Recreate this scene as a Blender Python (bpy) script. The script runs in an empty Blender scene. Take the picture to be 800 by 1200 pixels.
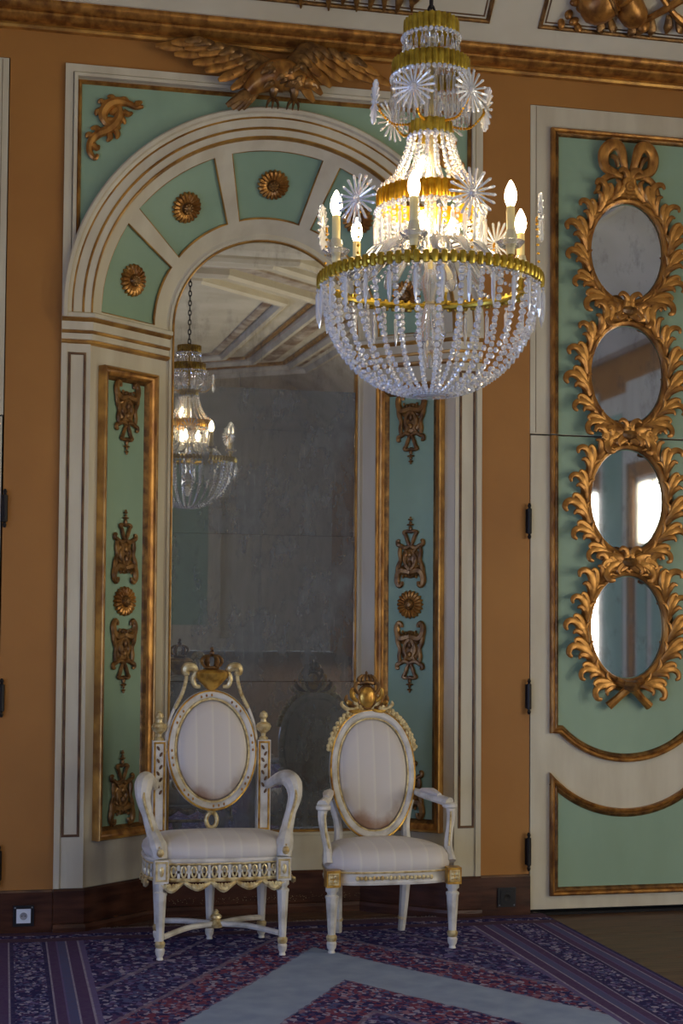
import bpy, bmesh, random
from math import *
from mathutils import Vector as V, Matrix as M4
random.seed(11)
SC = bpy.context.scene
COL = SC.collection

# ------------------------------------------------------------------ camera
F, HC, YAW, PITCH, ROLL, HOR = 1750.0, 1.4, radians(12.7), radians(2.5), radians(.42), 740.0
cd = bpy.data.cameras.new('camera'); cam = bpy.data.objects.new('camera', cd); COL.objects.link(cam)
fw = V((sin(YAW)*cos(PITCH), cos(YAW)*cos(PITCH), sin(PITCH)))
rt = V((cos(YAW), -sin(YAW), 0)); up = rt.cross(fw)
r2 = rt*cos(ROLL)+up*sin(ROLL); u2 = up*cos(ROLL)-rt*sin(ROLL)
mw = M4((( r2.x, u2.x, -fw.x, -1.27), (r2.y, u2.y, -fw.y, -7.072), (r2.z, u2.z, -fw.z, HC), (0, 0, 0, 1)))
cam.matrix_world = mw
cd.sensor_fit = 'VERTICAL'; cd.sensor_height = 24; cd.sensor_width = 16
cd.lens = F/1200*24
cd.shift_y = (HOR-F*tan(PITCH)-600)/1200
cd.clip_start = .05
SC.camera = cam

# ------------------------------------------------------------------ world, view
wd = bpy.data.worlds.new('world'); SC.world = wd; wd.use_nodes = True
bg = wd.node_tree.nodes['Background']; bg.inputs[0].default_value = (.72, .84, 1, 1); bg.inputs[1].default_value = 3.0
SC.view_settings.view_transform = 'Standard'; SC.view_settings.look = 'None'
SC.view_settings.exposure = -0.14; SC.view_settings.gamma = 1; SC.view_settings.use_curve_mapping = False

# room extents
XL, XR, YR, ZC = -4.2, 5.0, -21.0, 5.2
WIN_Y = [-15.55, -13.8, -12.05, -10.3, -8.55, -6.8, -5.05, -3.3]
WIN_Z0, WIN_Z1, WIN_W = .25, 3.0, .8
LZ1 = 1.9          # the left windows are shorter
RZ0 = {-6.8: 2.3}  # this right window has its lower shutters closed

def area(name, loc, rot, sx, sy, power, col):
    l = bpy.data.lights.new(name, 'AREA'); l.shape = 'RECTANGLE'; l.size = sx; l.size_y = sy
    l.energy = power; l.color = col
    o = bpy.data.objects.new(name, l); COL.objects.link(o); o.location = loc; o.rotation_euler = rot
    return o
for y in WIN_Y:   # daylight in each window opening
    z0 = RZ0.get(y, WIN_Z0)
    area('daylight', (XR+.10, y, (z0+WIN_Z1)/2), (0, radians(90), 0), WIN_Z1-z0, WIN_W, 80*(WIN_Z1-z0)/2.75, (1, .94, .80))
    area('daylight', (XL-.10, y, (WIN_Z0+LZ1)/2), (0, radians(-90), 0), LZ1-WIN_Z0, WIN_W, 76, (.34, .50, 1))
REAR_X = [-2.4, .4, 3.2]

# ------------------------------------------------------------------ materials
def lin(c):
    return tuple(((x/255)/12.92 if x/255 <= .04045 else ((x/255+.055)/1.055)**2.4) for x in c)+(1,)
MATS = {}
def newmat(name):
    m = bpy.data.materials.new(name); m.use_nodes = True
    nt = m.node_tree; b = nt.nodes['Principled BSDF']
    MATS[name] = m
    return m, nt, b
def N(nt, t, **k):
    n = nt.nodes.new(t)
    for a, v in k.items(): setattr(n, a, v)
    return n
def ramp(nt, stops, interp='LINEAR'):
    n = nt.nodes.new('ShaderNodeValToRGB'); cr = n.color_ramp; cr.interpolation = interp
    while len(cr.elements) < len(stops): cr.elements.new(.5)
    for e, (p, c) in zip(cr.elements, stops): e.position = p; e.color = c
    return n
def pm(name, c1, c2=None, rough=.5, metal=0., scale=6., stretch=(1, 1, 1), bump=0., bscale=40., lo=.35, hi=.65, spec=.5, detail=4.):
    m, nt, b = newmat(name); L = nt.links.new
    b.inputs['Roughness'].default_value = rough; b.inputs['Metallic'].default_value = metal
    b.inputs['Specular IOR Level'].default_value = spec
    tc = N(nt, 'ShaderNodeTexCoord'); mp = N(nt, 'ShaderNodeMapping'); mp.inputs['Scale'].default_value = stretch
    L(tc.outputs['Object'], mp.inputs['Vector'])
    if c2 is None: c2 = tuple(int(x*.86) for x in c1)
    nz = N(nt, 'ShaderNodeTexNoise'); nz.inputs['Scale'].default_value = scale; nz.inputs['Detail'].default_value = detail
    L(mp.outputs[0], nz.inputs['Vector'])
    r = ramp(nt, [(lo, lin(c2)), (hi, lin(c1))]); L(nz.outputs['Fac'], r.inputs[0]); L(r.outputs[0], b.inputs['Base Color'])
    if bump:
        n2 = N(nt, 'ShaderNodeTexNoise'); n2.inputs['Scale'].default_value = bscale; L(mp.outputs[0], n2.inputs['Vector'])
        bp = N(nt, 'ShaderNodeBump'); bp.inputs['Strength'].default_value = bump; bp.inputs['Distance'].default_value = .01
        L(n2.outputs['Fac'], bp.inputs['Height']); L(bp.outputs[0], b.inputs['Normal'])
    return m
pm('ochre', (170, 116, 50), (158, 105, 43), .6, scale=1.6, bump=.05, bscale=30, detail=6)
pm('cream', (208, 199, 172), (194, 183, 155), .5, scale=3, stretch=(3, 3, .6), bump=.05, bscale=20)
pm('ceiling_paint', (212, 203, 176), (192, 182, 154), .6, scale=1.5)
pm('green', (146, 172, 142), (134, 160, 131), .5, scale=1.8, stretch=(1.5, 1.5, .7), bump=.04, bscale=25)
pm('gilt', (196, 140, 66), (130, 84, 38), .36, .55, scale=22, stretch=(1, 1, .5), lo=.36, hi=.66, bump=.12, bscale=60)
pm('gilt_dark', (158, 116, 60), (96, 66, 34), .36, .5, scale=24, bump=.15, bscale=70, lo=.38, hi=.68)
pm('gilt_bright', (224, 178, 84), (150, 100, 40), .3, .7, scale=25, lo=.3, hi=.6, bump=.08, bscale=90)
pm('gilt_worn', (226, 208, 156), (180, 150, 92), .4, .4, scale=40, lo=.35, hi=.6)
pm('gilt_line', (206, 156, 76), (140, 98, 48), .36, .5, scale=9)
pm('brown_line', (120, 88, 56), (78, 54, 36), .5, .1, scale=12)
pm('brown_wood', (84, 50, 34), (56, 32, 22), .26, scale=5, stretch=(1, 1, 6), bump=.05, bscale=30)
pm('floor_wood', (104, 76, 54), (74, 52, 37), .42, scale=5, stretch=(.6, 7, 1), bump=.06, bscale=20)
pm('chair_paint', (214, 208, 194), (176, 168, 150), .38, scale=14, lo=.3, hi=.55)
pm('candle', (226, 212, 160), (210, 190, 130), .5)
pm('brass', (196, 168, 62), (140, 112, 32), .28, .75, scale=30)
pm('brass_warm', (226, 172, 40), (170, 116, 20), .28, .75, scale=30)
pm('iron', (44, 40, 38), (30, 28, 27), .5, .5)
pm('black_plastic', (22, 24, 32), (18, 20, 26), .35)
pm('white_plastic', (226, 232, 240), (214, 222, 234), .35)
pm('gray_plastic', (150, 154, 160), (140, 142, 150), .4)
pm('dark_gap', (18, 14, 12), (12, 10, 9), .8)
pm('fringe', (168, 150, 140), (120, 104, 100), .9, scale=60)
pm('far_panel', (196, 184, 160), (120, 92, 66), .6, scale=3)

def glassmat():
    m, nt, b = newmat('crystal')
    b.inputs['Base Color'].default_value = (.96, .98, 1, 1); b.inputs['Roughness'].default_value = .01
    b.inputs['IOR'].default_value = 1.62; b.inputs['Transmission Weight'].default_value = .62
    b.inputs['Specular IOR Level'].default_value = .9
    m, nt, b = newmat('crystal_clear')
    b.inputs['Base Color'].default_value = (.95, .97, 1, 1); b.inputs['Roughness'].default_value = .05
    b.inputs['IOR'].default_value = 1.45; b.inputs['Transmission Weight'].default_value = .9
    m, nt, b = newmat('window_glass')
    b.inputs['Base Color'].default_value = (1, 1, 1, 1); b.inputs['Roughness'].default_value = 0
    b.inputs['IOR'].default_value = 1.45; b.inputs['Transmission Weight'].default_value = 1
    m, nt, b = newmat('bulb')
    b.inputs['Base Color'].default_value = (1, .9, .75, 1)
    b.inputs['Emission Color'].default_value = (1, .80, .50, 1); b.inputs['Emission Strength'].default_value = 30
    m, nt, b = newmat('bulb_inner')
    b.inputs['Emission Color'].default_value = (1, .74, .40, 1); b.inputs['Emission Strength'].default_value = 190
glassmat()
def mirrormat(name, tint, rough, stain, dark, scale, lo, hi, base=.0):
    m, nt, b = newmat(name); L = nt.links.new
    tc = N(nt, 'ShaderNodeTexCoord')
    mp = N(nt, 'ShaderNodeMapping'); mp.inputs['Scale'].default_value = (1, 1, .55); L(tc.outputs['Object'], mp.inputs['Vector'])
    n1 = N(nt, 'ShaderNodeTexNoise'); n1.inputs['Scale'].default_value = scale; n1.inputs['Detail'].default_value = 9; n1.inputs['Roughness'].default_value = .68
    L(mp.outputs[0], n1.inputs['Vector'])
    r1 = ramp(nt, [(lo, (0, 0, 0, 1)), (hi, (1, 1, 1, 1))]); L(n1.outputs['Fac'], r1.inputs[0])
    n2 = N(nt, 'ShaderNodeTexNoise'); n2.inputs['Scale'].default_value = 90; n2.inputs['Detail'].default_value = 6
    mp2 = N(nt, 'ShaderNodeMapping'); mp2.inputs['Scale'].default_value = (1, 1, .08); L(tc.outputs['Object'], mp2.inputs['Vector']); L(mp2.outputs[0], n2.inputs['Vector'])
    r2_ = ramp(nt, [(.60, (0, 0, 0, 1)), (.78, (1, 1, 1, 1))]); L(n2.outputs['Fac'], r2_.inputs[0])
    mul = N(nt, 'ShaderNodeMath', operation='MULTIPLY'); L(r1.outputs[0], mul.inputs[0]); L(r2_.outputs[0], mul.inputs[1])
    add = N(nt, 'ShaderNodeMath', operation='MULTIPLY_ADD', use_clamp=True); L(r1.outputs[0], add.inputs[0]); add.inputs[1].default_value = stain; add.inputs[2].default_value = base
    ad2 = N(nt, 'ShaderNodeMath', operation='ADD', use_clamp=True); L(add.outputs[0], ad2.inputs[0]); L(mul.outputs[0], ad2.inputs[1])
    b.inputs['Base Color'].default_value = tint; b.inputs['Metallic'].default_value = 1; b.inputs['Roughness'].default_value = rough
    d = N(nt, 'ShaderNodeBsdfPrincipled'); d.inputs['Base Color'].default_value = dark; d.inputs['Roughness'].default_value = .35
    mx = N(nt, 'ShaderNodeMixShader'); L(ad2.outputs[0], mx.inputs[0]); L(b.outputs[0], mx.inputs[1]); L(d.outputs[0], mx.inputs[2])
    L(mx.outputs[0], nt.nodes['Material Output'].inputs[0])
mirrormat('mirror_upper', (.80, .78, .76, 1), .012, .55, (.085, .075, .07, 1), 3.2, .50, .72, .10)
mirrormat('mirror_lower', (.70, .73, .75, 1), .014, .50, (.125, .138, .142, 1), 4.0, .48, .70, .45)
mirrormat('mirror_oval', (.70, .74, .80, 1), .03, .45, (.06, .065, .075, 1), 9.0, .52, .72, .08)

def fabricmat():
    m, nt, b = newmat('silk'); L = nt.links.new
    tc = N(nt, 'ShaderNodeTexCoord'); sp = N(nt, 'ShaderNodeSeparateXYZ'); L(tc.outputs['Object'], sp.inputs[0])
    w = N(nt, 'ShaderNodeMath', operation='MULTIPLY'); L(sp.outputs[0], w.inputs[0]); w.inputs[1].default_value = 1/.075
    fr = N(nt, 'ShaderNodeMath', operation='FRACT'); L(w.outputs[0], fr.inputs[0])
    r = ramp(nt, [(0, lin((210, 202, 188))), (.06, lin((212, 204, 186))), (.10, lin((201, 192, 180))), (.9, lin((204, 195, 184))), (1, lin((210, 202, 188)))])
    L(fr.outputs[0], r.inputs[0])
    nz = N(nt, 'ShaderNodeTexNoise'); nz.inputs['Scale'].default_value = 7; nz.inputs['Detail'].default_value = 6; L(tc.outputs['Object'], nz.inputs['Vector'])
    # worn brown staining, strongest along the lower rim of the pad
    md = N(nt, 'ShaderNodeMath', operation='MULTIPLY_ADD'); L(sp.outputs[2], md.inputs[0]); md.inputs[1].default_value = -2.2; L(nz.outputs['Fac'], md.inputs[2])
    r2_ = ramp(nt, [(.78, (0, 0, 0, 1)), (1.0, (.85, .85, .85, 1))]); L(md.outputs[0], r2_.inputs[0])
    mx = N(nt, 'ShaderNodeMix', data_type='RGBA'); L(r2_.outputs[0], mx.inputs['Factor']); L(r.outputs[0], mx.inputs['A']); mx.inputs['B'].default_value = lin((150, 104, 66))
    L(mx.outputs['Result'], b.inputs['Base Color']); b.inputs['Roughness'].default_value = .55
    b.inputs['Sheen Weight'].default_value = .25
    n3 = N(nt, 'ShaderNodeTexNoise'); n3.inputs['Scale'].default_value = 220; L(tc.outputs['Object'], n3.inputs['Vector'])
    bp = N(nt, 'ShaderNodeBump'); bp.inputs['Strength'].default_value = .12; bp.inputs['Distance'].default_value = .002; L(n3.outputs['Fac'], bp.inputs['Height']); L(bp.outputs[0], b.inputs['Normal'])
fabricmat()

def rugmat():
    m, nt, b = newmat('rug_wool'); L = nt.links.new
    g = N(nt, 'ShaderNodeNewGeometry'); sp = N(nt, 'ShaderNodeSeparateXYZ'); L(g.outputs['Position'], sp.inputs[0])
    X, Y = sp.outputs[0], sp.outputs[1]
    def mth(op, a, c=None, d=None, clamp=False):
        n = N(nt, 'ShaderNodeMath', operation=op, use_clamp=clamp)
        for i, v in enumerate((a, c, d)):
            if v is None: continue
            if isinstance(v, (int, float)): n.inputs[i].default_value = v
            else: L(v, n.inputs[i])
        return n.outputs[0]
    def mix(f, a, c):
        n = N(nt, 'ShaderNodeMix', data_type='RGBA')
        for k, v in (('Factor', f), ('A', a), ('B', c)):
            if isinstance(v, (int, float, tuple)): n.inputs[k].default_value = v
            else: L(v, n.inputs[k])
        return n.outputs['Result']
    def motif(scale, cols, rnd=1.0, seed=0):
        mp = N(nt, 'ShaderNodeMapping'); mp.inputs['Location'].default_value = (seed, seed*.7, 0); mp.inputs['Scale'].default_value = (1, .8, 0); L(g.outputs['Position'], mp.inputs['Vector'])
        v = N(nt, 'ShaderNodeTexVoronoi'); v.inputs['Scale'].default_value = scale; v.inputs['Randomness'].default_value = rnd; L(mp.outputs[0], v.inputs['Vector'])
        s = N(nt, 'ShaderNodeSeparateColor'); L(v.outputs['Color'], s.inputs[0])
        r = ramp(nt, [(i/len(cols), lin(c)) for i, c in enumerate(cols)], 'CONSTANT'); L(s.outputs[0], r.inputs[0])
        # small knots and outlines between the flower heads
        v2 = N(nt, 'ShaderNodeTexVoronoi'); v2.inputs['Scale'].default_value = scale*2.3; L(mp.outputs[0], v2.inputs['Vector'])
        s2 = N(nt, 'ShaderNodeSeparateColor'); L(v2.outputs['Color'], s2.inputs[0])
        rr = ramp(nt, [(i/len(cols), lin(c)) for i, c in enumerate(cols[::-1])], 'CONSTANT'); L(s2.outputs[0], rr.inputs[0])
        th = mth('GREATER_THAN', mth('MULTIPLY_ADD', s2.outputs[1], .35, v.outputs['Distance']), .62)
        return mix(th, r.outputs[0], rr.outputs[0])
    navy, plum, red, rose, pale, slate, lav = (48, 46, 92), (82, 62, 102), (118, 62, 84), (142, 106, 124), (156, 150, 172), (84, 90, 132), (106, 96, 142)
    fieldA = motif(30, [navy, red, plum, rose, red, navy, pale, slate], 1, 0)
    fieldB = motif(27, [navy, navy, plum, slate, lav, navy, plum, pale], 1, 5)
    ax = mth('ABSOLUTE', mth('SUBTRACT', X, .08))
    q = mth('MULTIPLY_ADD', ax, -1.62, mth('MULTIPLY', Y, -1))
    nzz = N(nt, 'ShaderNodeTexNoise'); nzz.inputs['Scale'].default_value = 26; L(g.outputs['Position'], nzz.inputs['Vector'])
    q = mth('ADD', q, mth('MULTIPLY', mth('SUBTRACT', nzz.outputs['Fac'], .5), .05))
    qa = mth('DIVIDE', mth('ADD', q, 1.2), 4)
    P = lambda v: (v+1.2)/4
    w, k = (1, 1, 1, 1), (0, 0, 0, 1)
    useA = ramp(nt, [(0, k), (P(.12), w), (P(1.7), k), (P(2.1), w)], 'CONSTANT'); L(qa, useA.inputs[0])
    field = mix(useA.outputs[0], fieldB, fieldA)
    # thin pale bars parallel to the lozenge
    bars = ramp(nt, [(0, k), (P(-.42), w), (P(-.38), k), (P(.10), w), (P(.15), k), (P(1.66), w), (P(1.71), k)], 'CONSTANT'); L(qa, bars.inputs[0])
    field = mix(mth('MULTIPLY', bars.outputs[0], .55), field, lin((140, 128, 146)))
    st = ramp(nt, [(0, k), (P(.56), w), (P(1.20), k)], 'CONSTANT'); L(qa, st.inputs[0])
    edge = ramp(nt, [(0, k), (P(.53), w), (P(.57), k), (P(1.18), w), (P(1.22), k)], 'CONSTANT'); L(qa, edge.inputs[0])
    nf = N(nt, 'ShaderNodeTexNoise'); nf.inputs['Scale'].default_value = 9; L(g.outputs['Position'], nf.inputs['Vector'])
    stc = ramp(nt, [(.3, lin((136, 152, 178))), (.7, lin((154, 168, 190)))]); L(nf.outputs['Fac'], stc.inputs[0])
    field = mix(st.outputs[0], field, stc.outputs[0])
    field = mix(mth('MULTIPLY', edge.outputs[0], .7), field, fieldA)
    # side borders: bands by the distance from the long edges
    d = mth('MINIMUM', mth('SUBTRACT', 1.36, X), mth('ADD', X, 1.36))
    db = mth('DIVIDE', d, .46)
    bw = [(0, navy), (.035, lav), (.05, plum), (.10, pale), (.115, slate), (.19, lav), (.205, plum), (.28, pale), (.295, navy), (.33, navy), (.60, navy), (.635, pale), (.65, plum), (.73, lav), (.745, slate), (.82, pale), (.835, plum), (.93, pale), (.95, lav)]
    bcol = ramp(nt, [(p, lin(c)) for p, c in bw], 'CONSTANT'); L(db, bcol.inputs[0])
    fine = N(nt, 'ShaderNodeTexVoronoi'); fine.inputs['Scale'].default_value = 75; L(g.outputs['Position'], fine.inputs['Vector'])
    fs = N(nt, 'ShaderNodeSeparateColor'); L(fine.outputs['Color'], fs.inputs[0])
    bord = mix(mth('MULTIPLY', fs.outputs[0], .45), bcol.outputs[0], lin((96, 84, 112)))
    inband = ramp(nt, [(0, k), (.33, w), (.60, k)], 'CONSTANT'); L(db, inband.inputs[0])
    bm = motif(36, [navy, slate, navy, pale, plum, navy, lav], .8, 3)
    bord = mix(inband.outputs[0], bord, bm)
    side = ramp(nt, [(0, w), (.999, k)], 'CONSTANT'); L(db, side.inputs[0])
    col = mix(side.outputs[0], field, bord)
    # end border along the wall
    de = mth('DIVIDE', mth('MULTIPLY', mth('ADD', Y, -.02), -1), .6)
    ew = [(0, (110, 96, 100)), (.035, (76, 58, 72)), (.13, (84, 64, 78)), (.19, navy), (.30, (92, 70, 84)), (.335, (76, 60, 82))]
    ecol = ramp(nt, [(p, lin(c)) for p, c in ew], 'CONSTANT'); L(de, ecol.inputs[0])
    endb = mix(mth('MULTIPLY', fs.outputs[0], .5), ecol.outputs[0], lin((104, 80, 98)))
    inb = ramp(nt, [(0, k), (.19, w), (.30, k)], 'CONSTANT'); L(de, inb.inputs[0])
    endb = mix(inb.outputs[0], endb, motif(32, [navy, navy, slate, navy, plum, pale], .6, 9))
    ende = ramp(nt, [(0, w), (.42, k)], 'CONSTANT'); L(de, ende.inputs[0])
    col = mix(ende.outputs[0], col, endb)
    L(col, b.inputs['Base Color']); b.inputs['Roughness'].default_value = .95; b.inputs['Specular IOR Level'].default_value = .1
    n3 = N(nt, 'ShaderNodeTexNoise'); n3.inputs['Scale'].default_value = 260; L(g.outputs['Position'], n3.inputs['Vector'])
    bp = N(nt, 'ShaderNodeBump'); bp.inputs['Strength'].default_value = .3; bp.inputs['Distance'].default_value = .004; L(n3.outputs['Fac'], bp.inputs['Height']); L(bp.outputs[0], b.inputs['Normal'])
rugmat()

# ------------------------------------------------------------------ mesh helpers
def smooth_path(pts, n=5, closed=False):
    P = [V(p) for p in pts]; out = []; m = len(P)
    segs = m if closed else m-1
    for i in range(segs):
        p0 = P[(i-1) % m] if (closed or i) else P[0]; p1 = P[i]; p2 = P[(i+1) % m]
        p3 = P[(i+2) % m] if (closed or i+2 < m) else P[-1]
        for j in range(n):
            t = j/n
            out.append(.5*((2*p1)+(p2-p0)*t+(2*p0-5*p1+4*p2-p3)*t*t+(3*p1-p0-3*p2+p3)*t**3))
    if not closed: out.append(P[-1])
    return out
def lerp_list(vals, n):
    out = []
    for i in range(n):
        t = i/(n-1)*(len(vals)-1); k = min(int(t), len(vals)-2); out.append(vals[k]+(vals[k+1]-vals[k])*(t-k))
    return out
M3 = lambda a: M4.Rotation(a, 3, 'Y')
class MB:
    def __init__(s): s.v = []; s.f = []
    def grid(s, rows, cu=False, cv=False):
        b = len(s.v); nr, nc = len(rows), len(rows[0])
        for r in rows: s.v += [tuple(p) for p in r]
        for i in range(nr if cu else nr-1):
            for j in range(nc if cv else nc-1):
                a, c = i, (i+1) % nr; d, e = j, (j+1) % nc
                s.f.append((b+a*nc+d, b+a*nc+e, b+c*nc+e, b+c*nc+d))
        return s
    def poly(s, pts):
        b = len(s.v); s.v += [tuple(p) for p in pts]; s.f.append(tuple(range(b, b+len(pts)))); return s
    def box(s, lo, hi, T=None):
        b = len(s.v)
        c = [V((x, y, z)) for x in (lo[0], hi[0]) for y in (lo[1], hi[1]) for z in (lo[2], hi[2])]
        s.v += [tuple(T @ p if T else p) for p in c]
        s.f += [tuple(b+i for i in q) for q in ((0, 1, 3, 2), (4, 6, 7, 5), (0, 4, 5, 1), (2, 3, 7, 6), (0, 2, 6, 4), (1, 5, 7, 3))]
        return s
    def lathe(s, prof, seg=12, T=None, flute=0, fd=0.):
        rows = []
        for r, z in prof:
            row = []
            for i in range(seg):
                a = 2*pi*i/seg; rr = r
                if flute: rr = r-fd*(.5+.5*cos(a*flute))
                p = V((rr*cos(a), rr*sin(a), z)); row.append(T @ p if T else p)
            rows.append(row)
        s.grid(rows, cv=True)
        s.f.append(tuple(range(len(s.v)-seg, len(s.v)))); b = len(s.v)-seg*len(prof); s.f.append(tuple(range(b+seg-1, b-1, -1)))
        return s
    def tube(s, pts, rad, seg=6, closed=False, flat=1.0, n=0, nrm=None):
        P = smooth_path(pts, n, closed) if n else [V(p) for p in pts]
        m = len(P); R = lerp_list(rad, m) if isinstance(rad, (list, tuple)) else [rad]*m
        rows = []; ref = V(nrm) if nrm else V((0, 1, 0))
        for i, p in enumerate(P):
            a = P[(i-1) % m] if (closed or i) else P[0]; c = P[(i+1) % m] if (closed or i < m-1) else P[-1]
            t = (c-a); t = t.normalized() if t.length > 1e-9 else V((0, 0, 1))
            u = ref-t*ref.dot(t)
            if u.length < 1e-4: u = V((1, 0, 0))-t*t.x
            if u.length < 1e-4: u = V((0, 0, 1))-t*t.z
            u.normalize(); w = t.cross(u)
            rows.append([p+(w*cos(2*pi*k/seg)+u*sin(2*pi*k/seg)*flat)*R[i] for k in range(seg)])
        s.grid(rows, cu=closed, cv=True)
        if not closed:
            e = len(s.v); s.f.append(tuple(range(e-seg, e))); b = e-seg*m; s.f.append(tuple(range(b+seg-1, b-1, -1)))
        return s
    def ell(s, c, r, seg=8, rings=5, T=None):
        c = V(c); rows = []
        if not isinstance(r, (tuple, list)): r = (r, r, r)
        for i in range(rings+1):
            a = pi*i/rings; sr = max(sin(a), .02)
            row = []
            for k in range(seg):
                p = V((r[0]*sr*cos(2*pi*k/seg), r[1]*sr*sin(2*pi*k/seg), r[2]*cos(a)))
                row.append((T @ p if T else p)+c)
            rows.append(row)
        return s.grid(rows, cv=True)
    def mould(s, path, prof, fn, closed=False):
        m = len(path); rows = []
        nor = []
        for i in range(m if closed else m-1):
            x0, z0 = path[i]; x1, z1 = path[(i+1) % m]; l = hypot(x1-x0, z1-z0) or 1e-9
            nor.append(((z1-z0)/l, -(x1-x0)/l))
        for i in range(m):
            if closed: a, b_ = nor[i-1], nor[i]
            else: a, b_ = nor[max(i-1, 0)], nor[min(i, m-2)]
            sx, sz = a[0]+b_[0], a[1]+b_[1]; d = 1+a[0]*b_[0]+a[1]*b_[1]
            d = max(d, .25); sx /= d; sz /= d
            rows.append([fn(path[i][0]+sx*o, path[i][1]+sz*o, h) for o, h in prof])
        return s.grid(rows, cu=closed)
    def build(s, name, mat, parent=None, sm=True, ang=35, kind=None):
        me = bpy.data.meshes.new(name); me.from_pydata(s.v, [], s.f)
        bm = bmesh.new(); bm.from_mesh(me); bmesh.ops.recalc_face_normals(bm, faces=bm.faces[:]); bm.to_mesh(me); bm.free()
        me.materials.append(MATS[mat])
        if sm:
            me.polygons.foreach_set('use_smooth', [True]*len(me.polygons)); me.set_sharp_from_angle(angle=radians(ang))
        o = bpy.data.objects.new(name, me); COL.objects.link(o)
        if parent: child(o, parent)
        if kind: o['kind'] = kind
        return o
ROOTM = {}
def child(o, p):
    o.parent = p
    if p.name in ROOTM: o.matrix_parent_inverse = ROOTM[p.name]
def tag(o, label, cat, group=None):
    o['label'] = label; o['category'] = cat
    if group: o['group'] = group
    return o
def thing(name, label, cat, loc=(0, 0, 0), group=None, world=True):
    o = bpy.data.objects.new(name, None); COL.objects.link(o); o.location = loc; o.empty_display_size = .1
    tag(o, label, cat, group)
    if world: ROOTM[o.name] = M4.Translation(V(loc)).inverted()
    return o
def struct(name):
    o = bpy.data.objects.new(name, None); COL.objects.link(o); o['kind'] = 'structure'; o.empty_display_size = .1
    return o
def recenter(o, p):
    p = V(p); o.data.transform(M4.Translation(-p)); o.location = p; return o
def dup(o, parent=None):
    c = o.copy(); COL.objects.link(c)
    if parent: c.parent = parent
    for k in o.children: dup(k, c)
    return c
def arc(cx, cz, r, a0, a1, n):
    return [(cx+r*cos(radians(a0+(a1-a0)*i/n)), cz+r*sin(radians(a0+(a1-a0)*i/n))) for i in range(n+1)]

# wall-plane mappings (local x, z, height towards the room) -> world
XO, XI, DN = .895, .505, .33          # niche: outer half width, inner half width, depth
SL = hypot(XO-XI, DN); CX_, CY_ = (XO-XI)/SL, DN/SL
ZA = 2.905                            # springing of the arch
front = lambda x, z, h: V((x, -h, z))
backp = lambda x, z, h: V((x, DN-h, z))
splL = lambda s, z, h: V((-XO+CX_*s+CY_*h, CY_*s-CX_*h, z))
splR = lambda s, z, h: V((XO-CX_*s-CY_*h, CY_*s-CX_*h, z))
def cone(th, t, h):
    r = XO+(XI-XO)*t-CY_*h; y = DN*t-CX_*h
    return V((r*cos(th), y, ZA+r*sin(th)))

# ------------------------------------------------------------------ room shell
fl = struct('floor')
MB().box((XL-.3, YR-.3, -.2), (XR+.3, .6, -.03)).build('subfloor', 'dark_gap', fl, sm=False)
nb = 0
y = .55
while y > -4.6:
    for (xa, xb) in ((XL, -1.7+.5*(nb % 3)), (-1.697+.5*(nb % 3), 2.6-.4*(nb % 2)), (2.603-.4*(nb % 2), XR)):
        dz = random.uniform(-.0012, .0)
        o = MB().box((xa, y-.128, -.03), (xb, y-.002, dz)).build('floorboard', 'floor_wood', fl, sm=False)
        recenter(o, (random.uniform(-3, 3)*0+(xa+xb)/2, y-.065, 0))
    y -= .13; nb += 1
MB().box((XL, YR, -.03), (XR, y, -.001)).build('rear_boards', 'floor_wood', fl, sm=False)

wb = struct('wall_back')
w = MB()
w.box((XL, .40, 0), (XR, .50, ZC))                     # masonry behind the panelling
w.box((-1.285, 0, .02), (-1.03, .40, 4.078)); w.box((1.03, 0, .02), (1.287, .40, 4.078))
w.box((-2.35, 0, 4.078), (2.32, .40, 4.4))
w.box((XL, 0, 0), (-2.35, .40, 4.078)); w.box((2.32, 0, 0), (XR, .40, 4.078)); w.box((XL, 0, 4.078), (-2.35, .40, 4.4)); w.box((2.32, 0, 4.078), (XR, .40, 4.4))
w.build('plaster', 'ochre', wb, sm=False)

def side_wall(name, x0, x1, kindx):
    WIN_Z1 = LZ1 if kindx < 0 else 3.0
    s = struct(name); w = MB(); ys = sorted(WIN_Y); edges = [YR]
    for yy in ys: edges += [yy-WIN_W/2, yy+WIN_W/2]
    edges.append(.5)
    for i in range(0, len(edges), 2): w.box((x0, edges[i], 0), (x1, edges[i+1], ZC))
    for yy in ys:
        w.box((x0, yy-WIN_W/2, 0), (x1, yy+WIN_W/2, WIN_Z0)); w.box((x0, yy-WIN_W/2, WIN_Z1), (x1, yy+WIN_W/2, ZC))
    w.build('plaster', 'ochre', s, sm=False)
    xi = x1 if kindx < 0 else x0
    for i in range(len(ys)-1):          # cream and green panels between the windows
        ya, yb = ys[i]+WIN_W/2+.12, ys[i+1]-WIN_W/2-.12; e = .02*(-kindx)
        MB().box((min(xi, xi+e), ya, .3), (max(xi, xi+e), yb, 3.9)).build('cream_panel', 'cream', s, sm=False)
        MB().box((min(xi, xi+e*1.3), ya+.1, .5), (max(xi, xi+e*1.3), yb-.1, 3.7)).build('green_panel', 'green', s, sm=False)
    for yy in ys:
        MB().box((min(xi, xi-kindx*.03), yy-WIN_W/2-.1, WIN_Z1+.15), (max(xi, xi-kindx*.03), yy+WIN_W/2+.1, 4.0)).build('overwindow_panel', 'cream', s, sm=False)
    return s
side_wall('wall_left', XL-.3, XL, -1)
side_wall('wall_right', XR, XR+.3, 1)
wr = struct('wall_rear'); w = MB(); e = [XL]
for x in REAR_X: e += [x-WIN_W/2, x+WIN_W/2]
e.append(XR)
for i in range(0, len(e), 2): w.box((e[i], YR-.3, 0), (e[i+1], YR, ZC))
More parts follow.
